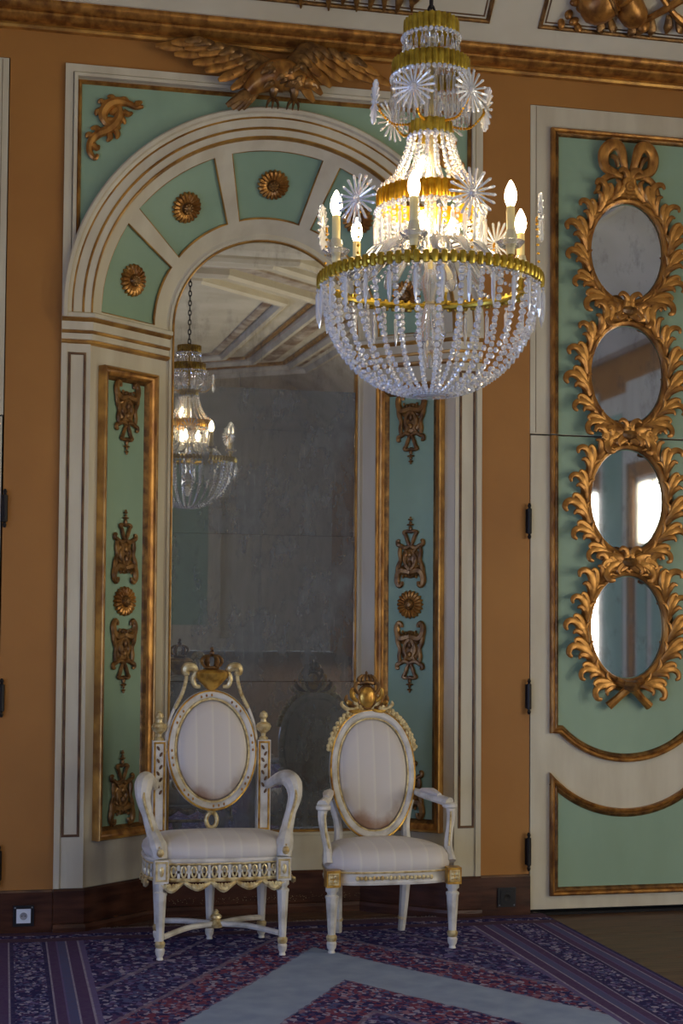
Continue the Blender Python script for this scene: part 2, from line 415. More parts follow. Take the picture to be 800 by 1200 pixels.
for x in REAR_X: w.box((x-WIN_W/2, YR-.3, 0), (x+WIN_W/2, YR-.2, ZC)); w.box((x-WIN_W/2, YR-.21, 0), (x+WIN_W/2, YR, WIN_Z0)); w.box((x-WIN_W/2, YR-.21, WIN_Z1), (x+WIN_W/2, YR, ZC))
w.build('plaster', 'cream', wr, sm=False)
for x in (-1.0, 1.8):
    MB().box((x-.9, YR, .3), (x+.9, YR+.02, 3.9)).build('cream_panel', 'cream', wr, sm=False)
    MB().box((x-.75, YR, .5), (x+.75, YR+.03, 3.7)).build('green_panel', 'green', wr, sm=False)

wn = 0
def window(fn, z1=None, shut=None):
    global wn; wn += 1
    WIN_Z1 = z1 or 3.0
    s = struct('window_%d' % wn); f = MB(); hw = WIN_W/2; z0, z1 = WIN_Z0, WIN_Z1
    def bx(a0, a1, b0, b1, h0, h1):
        P = [fn(a, b, h) for a in (a0, a1) for b in (b0, b1) for h in (h0, h1)]
        lo = tuple(min(p[i] for p in P) for i in range(3)); hi = tuple(max(p[i] for p in P) for i in range(3)); return lo, hi
    for q in ((-hw, -hw+.05, z0, z1), (hw-.05, hw, z0, z1), (-hw, hw, z0, z0+.06), (-hw, hw, z1-.06, z1), (-.02, .02, z0, z1)): f.box(*bx(*q, -.08, -.03))
    f.build('window_frame', 'cream', s, sm=False)
    if shut:
        for sx in (-1, 1): MB().box(*bx(min(sx*.004, sx*(hw-.05)), max(sx*.004, sx*(hw-.05)), z0+.06, shut, -.03, .0)).build('shutter', 'cream', s, sm=False)
        for sx in (-1, 1): MB().box(*bx(min(sx*.06, sx*(hw-.1)), max(sx*.06, sx*(hw-.1)), z0+.2, shut-.15, .0, .008)).build('shutter_panel', 'green', s, sm=False)
    for k in (1, 2, 3): MB().box(*bx(-hw, hw, z0+(z1-z0)*k/4-.012, z0+(z1-z0)*k/4+.012, -.07, -.04)).build('glazing_bar', 'cream', s, sm=False)
    for sx in (-1, 1): MB().box(*bx(min(0, sx*hw), max(0, sx*hw), z0, z1, -.20, -.19)).build('pane', 'window_glass', s, sm=False)
for yy in WIN_Y:
    window(lambda a, b, h, yy=yy: V((XR-h, yy+a, b)), None, RZ0.get(yy)); window(lambda a, b, h, yy=yy: V((XL+h, yy+a, b)), LZ1)

# ceiling with its cove, cornice and moulded frames
ce = struct('ceiling')
MB().box((XL-.3, YR-.3, ZC), (XR+.3, .6, ZC+.15)).build('plaster', 'ceiling_paint', ce, sm=False)
cov = MB()
cp = [(-.02, 4.31), (-.14, 4.32), (-.5, 4.68), (-.95, 5.06), (-1.4, 5.2)]
cov.grid([[V((x, a, b)) for a, b in cp] for x in (XL, XR)]); cov.build('cove', 'ceiling_paint', ce)
for sx, x0 in ((1, XL), (-1, XR)):
    MB().grid([[V((x0-sx*a, yy, b)) for a, b in cp] for yy in (YR, 0)]).build('cove', 'ceiling_paint', ce)
MB().grid([[V((x, YR-a, b)) for a, b in cp] for x in (XL, XR)]).build('cove', 'ceiling_paint', ce)
def octo(i, c, ya, yb):
    x0, x1, y0, y1 = XL+1.1+i, XR-1.1-i, ya+i, yb-i
    return [(x0+c, y0), (x1-c, y0), (x1, y0+c), (x1, y1-c), (x1-c, y1), (x0+c, y1), (x0, y1-c), (x0, y0+c)]
cdn = lambda x, z, h: V((x, z, ZC-h))
for ya, yb in ((-7.4, -1.3), (YR+1.1, -8.6)):
    for i, c, wd_, hh, mt in ((0, 2.0, .12, .14, 'ceiling_paint'), (.16, 2.0, .14, .04, 'far_panel'), (.34, 1.9, .14, .12, 'ceiling_paint'), (.52, 1.85, .05, .06, 'gilt_line'),
                              (.75, 1.8, .22, .04, 'far_panel'), (1.05, 1.6, .14, .12, 'ceiling_paint'), (1.25, 1.5, .04, .05, 'gilt_line'), (1.6, 1.3, .14, .10, 'ceiling_paint'), (1.75, 1.2, .14, .03, 'far_panel')):
        MB().mould(octo(i, c, ya, yb), [(0, 0), (0, hh*.7), (-wd_*.3, hh), (-wd_*.7, hh), (-wd_, hh*.5), (-wd_, 0)], cdn, True).build('ceiling_moulding', mt, ce, sm=False)
MB().mould([(XL+.8, -8.0), (XR-.8, -8.0)], [(-.25, 0), (-.25, .10), (-.15, .16), (.15, .16), (.25, .10), (.25, 0)], cdn).build('ceiling_band', 'ceiling_paint', ce, sm=False)

cv = lambda x, s, h: V((x, -.14-.7071*s-.7071*h, 4.32+.7071*s-.7071*h))
tr = struct('trim_1')     # cornice at the top of the back wall
cpth = [(XL, 0), (XR, 0)]
def cornice(prof, name, mat):
    rows = [[V((x, -o, z)) for o, z in prof] for x in (XL, XR)]
    MB().grid(rows).build(name, mat, tr)
cornice([(0, 4.215), (.03, 4.216), (.036, 4.228), (.03, 4.238), (.03, 4.243)], 'lower_bead', 'gilt_line')
cornice([(.03, 4.240), (.055, 4.243), (.075, 4.25), (.088, 4.262), (.09, 4.272), (.085, 4.280)], 'cornice_ovolo', 'gilt')
cornice([(.085, 4.278), (.11, 4.283), (.126, 4.296), (.13, 4.308), (.128, 4.320), (.12, 4.330), (.02, 4.335)], 'cornice_crown', 'gilt')
for (xa, xb) in ((-1.35, 1.0), (1.25, 3.6)):
    tf = struct('trim_%d' % (2 if xa < 0 else 3))
    MB().mould([(xa, .09), (xb, .09), (xb, 1.2), (xa, 1.2)], [(0, 0), (-.002, .010), (-.010, .014), (-.018, .010), (-.022, .001)], cv, True).build('frame_moulding', 'gilt_dark', tf)
    MB().mould([(xa+.03, .12), (xb-.03, .12), (xb-.03, 1.17), (xa+.03, 1.17)], [(0, 0), (-.004, .006), (-.008, 0)], cv, True).build('inner_moulding', 'brown_line', tf)

# ------------------------------------------------------------------ niche panelling (setting)
nc = struct('trim_4')
def rectp(x0, x1, z0, z1): return [(x0, z0), (x1, z0), (x1, z1), (x0, z1)]
# face around the arch
n = 48; rows_i = []; rows_o = []
for i in range(n+1):
    a = pi*i/n; dx, dz = cos(a), sin(a)
    k = min(1.03/abs(dx) if abs(dx) > 1e-6 else 9, (4.07-ZA)/dz if dz > 1e-6 else 9)
    rows_i.append(front(.9*dx, ZA+.9*dz, .0)); rows_o.append(front(k*dx, ZA+k*dz, .0))
# exact corners
MB().grid([rows_i, rows_o]).poly([front(1.03, 4.07, -.0005), front(.6, 4.07, -.0005), front(1.03, 3.6, -.0005)]).poly([front(-1.03, 4.07, -.0005), front(-1.03, 3.6, -.0005), front(-.6, 4.07, -.0005)]).build('arch_face', 'cream', nc, sm=False)
MB().mould([(-1.03, 2.87), (-1.03, 4.07), (1.03, 4.07), (1.03, 2.87)], [(0, -.02), (0, .02), (.036, .02), (.039, .010), (.042, .030), (.058, .030), (.060, .002)], front).build('surround_moulding', 'cream', nc)
for sx, nm in ((-1, 'spandrel_panel'), (1, 'spandrel_panel')):
    ri, ro = [], []
    for i in range(33):
        a = pi/2+pi/2*i/32; dx, dz = cos(a), sin(a)
        k = min(.957/abs(dx) if abs(dx) > 1e-6 else 9, (3.985-ZA)/dz if dz > 1e-6 else 9)
        ri.append(front(-sx*-dx*1.0*-1 if False else sx*abs(dx), ZA+dz*1.0, .006)); ro.append(front(sx*abs(dx)*max(k, 1.0), ZA+dz*max(k, 1.0), .006))
    MB().grid([ri, ro]).poly([front(sx*.957, 3.985, .0055), front(sx*.7, 3.985, .0055), front(sx*.957, 3.7, .0055)]).build(nm, 'green', nc, sm=False)
MB().mould([(-.972, 3.12), (-.972, 4.0), (.972, 4.0), (.972, 3.12)], [(0, .004), (.003, .020), (.010, .024), (.016, .016), (.020, .006)], front).build('spandrel_gilding', 'gilt', nc)
# archivolt: three stepped cream bands with gilt beads
aA = [(p[0], p[1]) for p in arc(0, ZA, 1, 180, 0, 64)]
def ring(prof, name, mat):
    rows = []
    for i in range(65):
        a = pi-pi*i/64
        rows.append([front(r*cos(a), ZA+r*sin(a), h) for r, h in prof])
    rows.insert(0, [front(-r, 2.86, h) for r, h in prof]); rows.append([front(r, 2.86, h) for r, h in prof])
    MB().grid(rows).build(name, mat, nc)
ring([(1.03, 0), (1.03, .048), (1.022, .056), (1.006, .054), (1.0, .040), (.985, .034), (.985, .026)], 'archivolt_edge', 'cream')
ring([(.99, .026), (.988, .034), (.982, .036), (.978, .030), (.978, .024)], 'archivolt_bead', 'gilt_line')
ring([(.985, .030), (.938, .026), (.936, .016)], 'archivolt_band', 'cream')
ring([(.940, .018), (.938, .029), (.932, .031), (.927, .025), (.926, .014)], 'archivolt_bead', 'gilt_line')
ring([(.932, .024), (.895, .020), (.893, .006)], 'archivolt_band', 'cream')
ring([(.898, .010), (.896, .023), (.890, .024), (.886, .018), (.885, -.01)], 'archivolt_bead', 'gilt_line')
# coffered splay of the arch
def conepatch(th0, th1, t0, t1, h0, h1, name, mat, nn=12):
    rows = []
    for (t, h) in ((t0, h0), (t0, h1), (t1, h1), (t1, h0)):
        rows.append([cone(th0+(th1-th0)*i/nn, t, h) for i in range(nn+1)])
    m = MB().grid(rows, cu=True)
    for th in (th0, th1): m.poly([cone(th, t0, h0), cone(th, t0, h1), cone(th, t1, h1), cone(th, t1, h0)])
    return m.build(name, mat, nc)
T0, T1 = .13, .84
conepatch(0, pi, 0, T0, -.02, .0, 'coffer_rim', 'cream', 48); conepatch(0, pi, T1, 1.0, -.02, .0, 'coffer_rim', 'cream', 48)
pa, ra = radians(31.36), radians(5.8)
COFF = []
for k in range(5):
    a0 = k*(pa+ra); a1 = a0+pa; COFF.append((a0+a1)/2)
    conepatch(a0, a1, T0, T1, -.03, -.018, 'coffer_panel', 'green', 10)
    if k < 4: conepatch(a1, a1+ra, T0, T1, -.02, .0, 'coffer_rib', 'cream', 2)
    rm = .7
    path = [(a0, T0)]+[(a0+pa*i/10, T0) for i in range(1, 10)]+[(a1, T0)]+[(a1, T0+(T1-T0)*i/4) for i in range(1, 4)]+[(a1, T1)]+[(a1-pa*i/10, T1) for i in range(1, 10)]+[(a0, T1)]+[(a0, T1-(T1-T0)*i/4) for i in range(1, 4)]
    P = [cone(a, t, -.008) for a, t in path]
    MB().tube(P, .0075, 6, True).build('coffer_gilding', 'gilt_line', nc)
# stilted strip under the coffers and the splayed side walls
def splay(fn, side):
    m = MB(); m.grid([[fn(s, z, 0) for s in (0, SL)] for z in (0, ZA)]); m.build('splay_face', 'cream', nc, sm=False)
    r = rectp(.054+.058, .417-.058, .415+.058, 2.65-.058)
    MB().poly([fn(s, z, .003) for s, z in r]).build('splay_panel', 'green', nc, sm=False)
    R = rectp(.054, .417, .415, 2.65)
    MB().mould(R, [(0, 0), (0, .044), (-.004, .050), (-.010, .050), (-.013, .044)], fn, True).build('panel_moulding_outer', 'gilt_line', nc)
    MB().mould(R, [(-.012, .046), (-.020, .036), (-.026, .034), (-.034, .030), (-.042, .020)], fn, True).build('panel_moulding_middle', 'gilt', nc)
    MB().mould(R, [(-.041, .022), (-.046, .018), (-.056, .010), (-.060, .002)], fn, True).build('panel_moulding_inner', 'gilt_dark', nc)
splay(splL, 'left'); splay(splR, 'right')
for sx in (-1, 1):
    m = MB(); m.box((min(sx*XO, sx*1.03), -.012, .19), (max(sx*XO, sx*1.03), .2, 2.86)); m.box((min(sx*1.003, sx*1.03), -.020, .19), (max(sx*1.003, sx*1.03), -.011, 2.74))
    m.build('pilaster', 'cream', nc, sm=False)
    R = rectp(min(sx*.998, sx*.915), max(sx*.998, sx*.915), .44, 2.70)
    MB().mould(R, [(0, .012), (-.002, .018), (-.008, .019), (-.012, .016), (-.014, .006)], lambda x, z, h: front(x, z, h), True).build('pilaster_fillet', 'brown_line', nc)
    MB().poly([front(x, z, .0135) for x, z in rectp(R[0][0]+.012, R[1][0]-.012, .452, 2.688)]).build('pilaster_panel', 'cream', nc, sm=False)
# impost mouldings
ipath = lambda sx: [(sx*1.03, 0), (sx*XO, 0), (sx*XI, DN)] if sx < 0 else [(sx*XI, DN), (sx*XO, 0), (sx*1.03, 0)]
def impost(prof, name, mat):
    for sx in (-1, 1):
        m = MB(); p = ipath(sx)
        m.mould(p, prof, lambda x, y, h: V((x, y, h)))
        m.build(name, mat, nc)
impost([(0, 2.895), (.040, 2.885), (.046, 2.880), (.046, 2.864), (.040, 2.860)], 'impost_cap', 'cream')
impost([(.042, 2.862), (.038, 2.852), (.030, 2.846), (.024, 2.842)], 'impost_gilding', 'gilt_line')
impost([(.026, 2.844), (.026, 2.806), (.022, 2.802)], 'impost_frieze', 'cream')
impost([(.024, 2.804), (.030, 2.800), (.028, 2.792), (.020, 2.788)], 'impost_gilding', 'gilt_line')
impost([(.020, 2.790), (.020, 2.762), (.016, 2.758)], 'impost_frieze', 'cream')
impost([(.018, 2.760), (.026, 2.756), (.024, 2.746), (.012, 2.740), (0, 2.738)], 'impost_gilding', 'gilt_line')
# back of the niche around the mirror
opath = [(-.465, .405), (.465, .405)]+arc(0, ZA, .465, 0, 180, 40)
MB().mould(opath, [(.011, -.03), (.011, .004), (.016, .008), (.026, .008), (.028, .002), (.046, .0)], backp, True).build('mirror_surround', 'cream', nc)
MB().box((-.51, DN, 0), (.51, .42, .40)).build('dado', 'cream', nc, sm=False)
MB().poly([backp(x, z, -.03) for x, z in rectp(-.5, .5, .40, 3.45)]).build('mirror_backing', 'brown_wood', nc, sm=False)

# baseboards
bl = struct('baseboard_left'); MB().box((-1.285, -.022, 0), (-1.032, .05, .193)).build('board', 'brown_wood', bl, sm=False)
MB().box((-1.285, -.018, .193), (-1.032, .05, .202)).build('board_cap', 'brown_line', bl, sm=False)
br = struct('baseboard_right'); MB().box((1.032, -.022, 0), (1.287, .05, .197)).build('board', 'brown_wood', br, sm=False)
MB().box((1.032, -.018, .197), (1.287, .05, .206)).build('board_cap', 'brown_line', br, sm=False)
bn = struct('baseboard_niche')
bp_ = [(-1.03, 0), (-XO, 0), (-XI, DN), (XI, DN), (XO, 0), (1.03, 0)]
MB().mould(bp_, [(0, .206), (.010, .206), (.016, .196), (.016, .0)], lambda x, y, h: V((x, y-.012, h))).build('board', 'brown_wood', bn, sm=False)
MB().mould(bp_, [(.016, .05), (.030, .046), (.034, .03), (.034, 0)], lambda x, y, h: V((x, y-.012, h))).build('shoe_moulding', 'brown_wood', bn, sm=False)
sr_ = MB()
for i in range(170):       # chipped paint flecks along the niche skirting
    xx = random.uniform(-.5, .5); zz = .075+random.gauss(0, .008)
    sr_.ell((xx, DN-.0275, zz), (random.uniform(.001, .0035), .0012, random.uniform(.0008, .002)), 5, 2)
sr_.build('paint_chips', 'gilt_worn', bn, kind='stuff')

# ------------------------------------------------------------------ doors
def hinge(x, z0, z1, par):
    m = MB().lathe([(.006, z0), (.010, z0+.012), (.006, z0+.024), (.012, z0+.028), (.012, z1-.028), (.006, z1-.024), (.010, z1-.012), (.005, z1)], 10, M4.Translation((x, -.020, 0)))
    m.box((x-.014, -.012, z0+.03), (x+.014, -.002, z1-.03))
    m.build('hinge', 'iron', par)
def door(name, x0, x1, zs, hx, swing=0.):
    s = struct(name); xc = (x0+x1)/2
    MB().box((x0, -.0, 0), (x1, .38, .012)).build('threshold', 'dark_gap', s, sm=False)
    g = .004
    def panel(outl, name2, h=.004):
        MB().poly([front(x, z, h) for x, z in outl]).build(name2, 'green', s, sm=False)
    def mould_(outl, closed=True):
        MB().mould(outl, [(0, 0), (-.002, .022), (-.010, .030), (-.018, .026), (-.022, .018)], front, closed).build('panel_moulding_outer', 'gilt', s)
        MB().mould(outl, [(-.022, .018), (-.028, .022), (-.036, .018), (-.042, .010), (-.044, .002)], front, closed).build('panel_moulding_inner', 'gilt_dark', s)
    a, b = x0+.105, x1-.105
    # upper leaf
    MB().box((x0, 0, zs+.004), (x1, .05, 4.075)).build('upper_leaf', 'cream', s, sm=False)
    U = [(a, zs+.004), (a, 3.964), (b, 3.964), (b, zs+.004)]
    MB().mould(U, [(0, 0), (.002, .022), (.010, .030), (.018, .026), (.022, .018)], front).build('panel_moulding_outer', 'gilt', s)
    MB().mould(U, [(.022, .018), (.028, .022), (.036, .018), (.042, .010), (.044, .002)], front).build('panel_moulding_inner', 'gilt_dark', s)
    panel([(a+.03, zs+.005), (b-.03, zs+.005), (b-.03, 3.93), (a+.03, 3.93)], 'upper_panel')
    for sx in (x0+.03, x1-.03): MB().box((sx-.001, -.0015, zs+.01), (sx+.001, .0, 4.07)).build('stile_joint', 'brown_line', s, sm=False)
    # lower leaf
    MB().box((x0+g, 0, .03), (x1-g, .05, zs-.004)).build('lower_leaf', 'cream', s, sm=False)
    hw = (b-a)/2; ch = .05
    sag = .145; Rr = ((hw-ch)**2+sag**2)/(2*sag); a0 = degrees(asin((hw-ch)/Rr))
    bot = [(xc+Rr*sin(radians(t)), .752+Rr-Rr*cos(radians(t))) for t in [(-a0+2*a0*i/24) for i in range(25)]]
    LP = [(b, .900), (b, zs-.004), (a, zs-.004), (a, .900)]+bot
    path = [(a, zs-.004), (a, .900)]+bot+[(b, .900), (b, zs-.004)]
    MB().mould(path, [(0, 0), (-.002, .022), (-.010, .030), (-.018, .026), (-.022, .018)], front).build('panel_moulding_outer', 'gilt', s)
    MB().mould(path, [(-.022, .018), (-.028, .022), (-.036, .018), (-.042, .010), (-.044, .002)], front).build('panel_moulding_inner', 'gilt_dark', s)
    inn = [(b-.03, .92), (b-.03, zs-.005), (a+.03, zs-.005), (a+.03, .92)]+[(xc+(x-xc)*.97, z+.03) for x, z in bot]
    panel(inn, 'middle_panel')
    sag2 = .185; R2 = (hw**2+sag2**2)/(2*sag2); a2 = degrees(asin(hw/R2))
    top = [(xc+R2*sin(radians(t)), .521+R2-R2*cos(radians(t))) for t in [(a2-2*a2*i/24) for i in range(25)]]
    LQ = [(a, .095), (b, .095)]+top
    mould_(LQ)
    panel([(a+.03, .125), (b-.03, .125)]+[(xc+(x-xc)*.955, z-.034) for x, z in top], 'bottom_panel')
    MB().box((x0, .06, 0), (x1, .39, 4.075)).build('door_recess', 'dark_gap', s, sm=False)
    for z0, z1 in ((1.868, 2.047), (.995, 1.173), (.224, .413)): hinge(hx, z0, z1, s)
    return s
door('door_1', 1.289, 2.318, 2.396, 1.279)
door('door_2', -2.345, -1.290, 2.390, -1.276)

# ------------------------------------------------------------------ tall arched mirror
mir = thing('arched_mirror', 'tall arched mirror of four tarnished panes in the panelled niche', 'mirror', (0, DN, .4))
MB().mould(opath, [(0, -.03), (0, .006), (.003, .011), (.008, .011), (.011, .006), (.011, -.03)], backp, True).build('mirror_frame', 'gilt_line', mir)
seams = [.405, 1.147, 1.885, 2.625]
def pane(z0, z1, archtop, mat):
    if archtop: outl = [(-.464, z0), (.464, z0)]+arc(0, ZA, .464, 0, 180, 40)
    else: outl = rectp(-.464, .464, z0, z1)
    zc = (z0+z1)/2
    m = MB(); n_ = len(outl); b = 0
    m.v = [(x, -.003, z-zc) for x, z in outl]+[(x, .003, z-zc) for x, z in outl]
    m.f = [tuple(range(n_)), tuple(range(2*n_-1, n_-1, -1))]+[(i, (i+1) % n_, n_+(i+1) % n_, n_+i) for i in range(n_)]
    o = m.build('mirror_pane', mat, None, sm=False)
    o.location = (0, DN+.012, zc); o.rotation_euler = (radians(1.35), 0, 0)
    child(o, mir)
pane(seams[0], seams[1]-.002, False, 'mirror_lower'); pane(seams[1], seams[2]-.002, False, 'mirror_lower')
pane(seams[2], seams[3]-.002, False, 'mirror_lower'); pane(seams[3], 3.37, True, 'mirror_upper')

# ------------------------------------------------------------------ carved wall ornaments
def mirrored(m, poly, rad, n=4, seg=6, y=-.008, flat=.8):
    rad = [q*1.5 for q in rad]
    for sx in (-1, 1): m.tube([(sx*x, y, z) for x, z in poly], rad, seg, n=n, flat=flat)
def drop_meshes():
    a = MB()
    mirrored(a, [(.0, .098), (.022, .092), (.048, .088), (.066, .105), (.072, .140), (.062, .163), (.048, .158), (.046, .142)], [.010, .012, .013, .012, .011, .009, .008, .006])
    mirrored(a, [(.068, .115), (.066, .07), (.054, .035), (.058, .0), (.056, -.03)], [.010, .009, .007, .008, .006])
    for k in range(-2, 3): a.ell((k*.018, -.014, .108+abs(k)*.006), (.007, .008, .009), 6, 4)
    b = MB()
    mirrored(b, [(.002, .085), (.022, .06), (.030, .025), (.018, .0), (.032, -.022)], [.008, .009, .008, .007, .005])
    mirrored(b, [(.0, -.036), (.028, -.026), (.052, -.038), (.068, -.044), (.070, -.060), (.058, -.062)], [.008, .008, .007, .008, .007, .005])
    a.ell((0, -.002, .085), (.060, .011, .042), 14, 6); a.ell((0, -.002, .02), (.050, .009, .056), 14, 6)
    b.ell((0, -.012, .055), (.013, .012, .02), 8, 5); b.ell((0, -.012, .008), (.014, .012, .016), 8, 5)
    c = MB()
    mirrored(c, [(.004, -.036), (.016, -.062), (.026, -.09), (.036, -.104), (.020, -.110), (.0, -.106)], [.006, .007, .007, .007, .006, .006])
    c.ell((0, -.008, -.124), (.010, .008, .014), 8, 4); c.ell((0, -.008, -.142), (.022, .007, .006), 8, 4); c.ell((0, -.008, -.152), (.008, .007, .010), 8, 4)
    c.ell((0, -.008, -.168), (.014, .006, .006), 8, 4); c.ell((0, -.008, -.176), (.006, .006, .008), 6, 4)
    return a, b, c
def on_splay(sx, s, z, flip=False):
    a = atan2(DN, XO-XI)
    fn = splL if sx < 0 else splR
    p = fn(s, z, .004)
    return M4.Translation(p) @ M4.Rotation(a if sx < 0 else -a, 4, 'Z') @ (M4.Rotation(pi, 4, 'Y') if flip else M4())
proto = None
SM = .054+.181
for sx, sd in ((-1, 'left'), (1, 'right')):
    for z, flip, lab in ((2.425, False, 'gilded carved pendant at the top of the narrow green %s splay panel'),
                         (1.795, True, 'gilded carved ornament just above the rosette on the %s splay panel'),
                         (1.28, False, 'gilded carved pendant just below the rosette on the %s splay panel'),
                         (.645, True, 'gilded carved ornament at the bottom of the %s splay panel behind a chair')):
        if proto is None:
            r = thing('wall_ornament', '', 'ornament', world=False)
            for m, nm in zip(drop_meshes(), ('shell_crest', 'scrollwork', 'bell_drop')): m.build(nm, 'gilt_dark', r)
            proto = r
        else: r = dup(proto)
        tag(r, lab % sd, 'ornament', 'carved ornaments on the niche splays')
        r.matrix_world = on_splay(sx, SM, z, flip)
rp = None
def rosette(mat, label, group):
    global rp
    if rp is None:
        r = thing('rosette', '', 'rosette', world=False)
        m = MB(); k = 20
        for i in range(k):
            a = 2*pi*i/k; d = V((cos(a), 0, sin(a)))
            m.tube([d*.022+V((0, -.008, 0)), d*.040+V((0, -.016, 0)), d*.056+V((0, -.013, 0)), d*.064+V((0, -.002, 0))], [.005, .0075, .009, .004], 5, n=2)
        m.lathe([(.058, 0), (.056, .006), (.03, .008)], 24, M4.Rotation(pi/2, 4, 'X'))
        m.build('petal_ring', 'gilt', r)
        b = MB().lathe([(.030, .0), (.032, .010), (.026, .018), (.022, .014), (.020, .022), (.010, .032), (.002, .033)], 16, M4.Rotation(pi/2, 4, 'X'))
        for i in range(9):
            a = 2*pi*i/9; b.ell((.017*cos(a), -.024, .017*sin(a)), .006, 6, 4)
        b.build('boss', 'gilt_dark', r); rp = r
    else: r = dup(rp)
    tag(r, label, 'rosette', group); r.matrix_world = mat
    return r
names = ['gilded rosette in the lowest right coffer of the arch, behind the chandelier', 'gilded rosette in the upper right coffer, behind the chandelier candles',
         'gilded rosette in the green coffer at the crown of the arch', 'gilded rosette in the upper left green coffer of the arch', 'gilded rosette in the lowest left green coffer of the arch']
for k, th in enumerate(COFF):
    p = cone(th, .5*(T0+T1), -.018); tx = V((-sin(th), 0, cos(th)))
    nrm = (cone(th, .5, .1)-cone(th, .5, 0)).normalized(); yy = -nrm; zz = tx.cross(yy)
    mt = M4(((tx.x, yy.x, zz.x, p.x), (tx.y, yy.y, zz.y, p.y), (tx.z, yy.z, zz.z, p.z), (0, 0, 0, 1))) @ M4.Scale(1.2, 4)
    rosette(mt, names[k], 'rosettes in the coffers of the arch')
for sx, sd in ((-1, 'left'), (1, 'right')):
    rosette(on_splay(sx, SM, 1.537) @ M4.Scale(1.08, 4), 'gilded rosette between two carved ornaments on the %s splay panel' % sd, 'rosettes on the splays')
# spandrel scrolls
for sx, sd in ((-1, 'left'), (1, 'right')):
    r = thing('scroll_ornament', 'gilded acanthus scroll in the green %s spandrel above the arch%s' % (sd, '' if sx < 0 else ', behind the chandelier'), 'ornament', (sx*.79, 0, 3.77), 'scrolls in the spandrels')
    q = lambda pts: [(sx*-(px), -.018, pz) for px, pz in pts]
    m = MB()
    m.tube(q([(-.665, 3.892), (-.70, 3.885), (-.735, 3.90), (-.785, 3.905), (-.83, 3.885), (-.855, 3.84), (-.84, 3.80), (-.815, 3.80), (-.81, 3.825)]), [.008, .013, .017, .023, .027, .024, .019, .014, .009], 7, n=5, flat=.8)
    m.tube(q([(-.78, 3.885), (-.775, 3.845), (-.795, 3.80), (-.83, 3.765), (-.87, 3.745), (-.905, 3.71), (-.915, 3.66), (-.89, 3.625), (-.875, 3.645)]), [.012, .022, .026, .024, .020, .019, .016, .013, .008], 7, n=5, flat=.8)
    m.build('scroll', 'gilt', r)
    for pts in ([(-.70, 3.885), (-.69, 3.905), (-.67, 3.915)], [(-.80, 3.78), (-.785, 3.75), (-.79, 3.725)], [(-.83, 3.765), (-.82, 3.73), (-.835, 3.71)], [(-.86, 3.75), (-.885, 3.77), (-.91, 3.765)], [(-.76, 3.86), (-.735, 3.85), (-.715, 3.86)], [(-.84, 3.89), (-.865, 3.90), (-.875, 3.89)], [(-.80, 3.905), (-.815, 3.925), (-.835, 3.925)], [(-.85, 3.86), (-.878, 3.85), (-.888, 3.83)], [(-.785, 3.84), (-.76, 3.82), (-.75, 3.80)], [(-.80, 3.80), (-.825, 3.815), (-.84, 3.79)], [(-.81, 3.78), (-.79, 3.775), (-.77, 3.785)], [(-.89, 3.72), (-.92, 3.735), (-.93, 3.72)], [(-.90, 3.69), (-.88, 3.675), (-.87, 3.69)], [(-.79, 3.87), (-.81, 3.85), (-.82, 3.86)], [(-.74, 3.90), (-.755, 3.92), (-.775, 3.92)]):
        MB().tube(q(pts), [.017, .016, .005], 6, n=4, flat=.7).build('leaflet', 'gilt', r)

# eagle over the arch
eg = thing('carved_eagle', 'gilded carved eagle with spread wings perched on top of the arch', 'eagle', (-.03, -.02, 3.90))
e = MB()
e.tube([(-.175, -.10, 3.975), (-.13, -.11, 4.02), (-.06, -.12, 4.055), (.0, -.125, 4.06), (.04, -.135, 4.045), (.07, -.15, 4.035), (.10, -.165, 4.03)], [.030, .055, .078, .080, .062, .044, .030], 12, n=4)
e.ell((.108, -.172, 4.018), (.034, .030, .027), 10, 7)
e.tube([(.125, -.185, 4.012), (.142, -.195, 4.002), (.146, -.197, 3.986)], [.014, .010, .002], 7, n=4)
e.build('body', 'gilt', eg)
for sx in (-1, 1): MB().ell((.118, -.172+sx*.024, 4.026), .005, 6, 4).build('eye', 'iron', eg)
def wing(root, wrist, tip, d0, d1, n_, drop):
    W_ = smooth_path([root, wrist, tip], 16)
    MB().tube([root, V(root).lerp(V(wrist), .5), wrist, V(wrist).lerp(V(tip), .4), tip], [.060, .058, .046, .030, .008], 10, n=5, flat=.55).build('wing', 'gilt_dark', eg)
    for row, (w0, l0, off, yy, nm, mt) in enumerate(((.026, .20, .022, .012, 'flight_feather', 'gilt'), (.022, .14, .002, -.008, 'covert_feather', 'gilt'), (.018, .085, -.012, -.020, 'shoulder_feather', 'gilt_dark'))):
        m_ = n_+row
        for i in range(m_):
            t = (i+.3)/m_; p = W_[min(int((.08+.80*t)*len(W_)), len(W_)-1)]+V((0, yy, -off)); d = V(d0).lerp(V(d1), t**.8).normalized()
            L_ = l0*(.75+.5*t); sag = V((0, -.008, -drop*.02))
            MB().tube([p, p+d*L_*.35+V((0, -.012, 0)), p+d*L_*.75+sag*.5, p+d*L_+sag], [w0*.7, w0, w0*.95, w0*.35], 7, n=3, flat=.38).build(nm, mt, eg)
wing((-.06, -.10, 4.075), (-.20, -.09, 4.150), (-.46, -.07, 4.205), (-.72, 0, -.60), (-1, 0, .16), 7, 1)
wing((.03, -.11, 4.09), (.125, -.10, 4.205), (.40, -.07, 4.160), (.62, 0, -.72), (1, 0, -.20), 7, 1)
for i, (x, z) in enumerate(((-.275, 3.905), (-.25, 3.893), (-.225, 3.89), (-.20, 3.895))):
    MB().tube([(-.13, -.10, 4.0), ((x-.13)/2, -.11, (z+4.0)/2), (x, -.09, z)], [.024, .026, .012], 6, n=3, flat=.5).build('tail_feather', 'gilt_dark', eg)
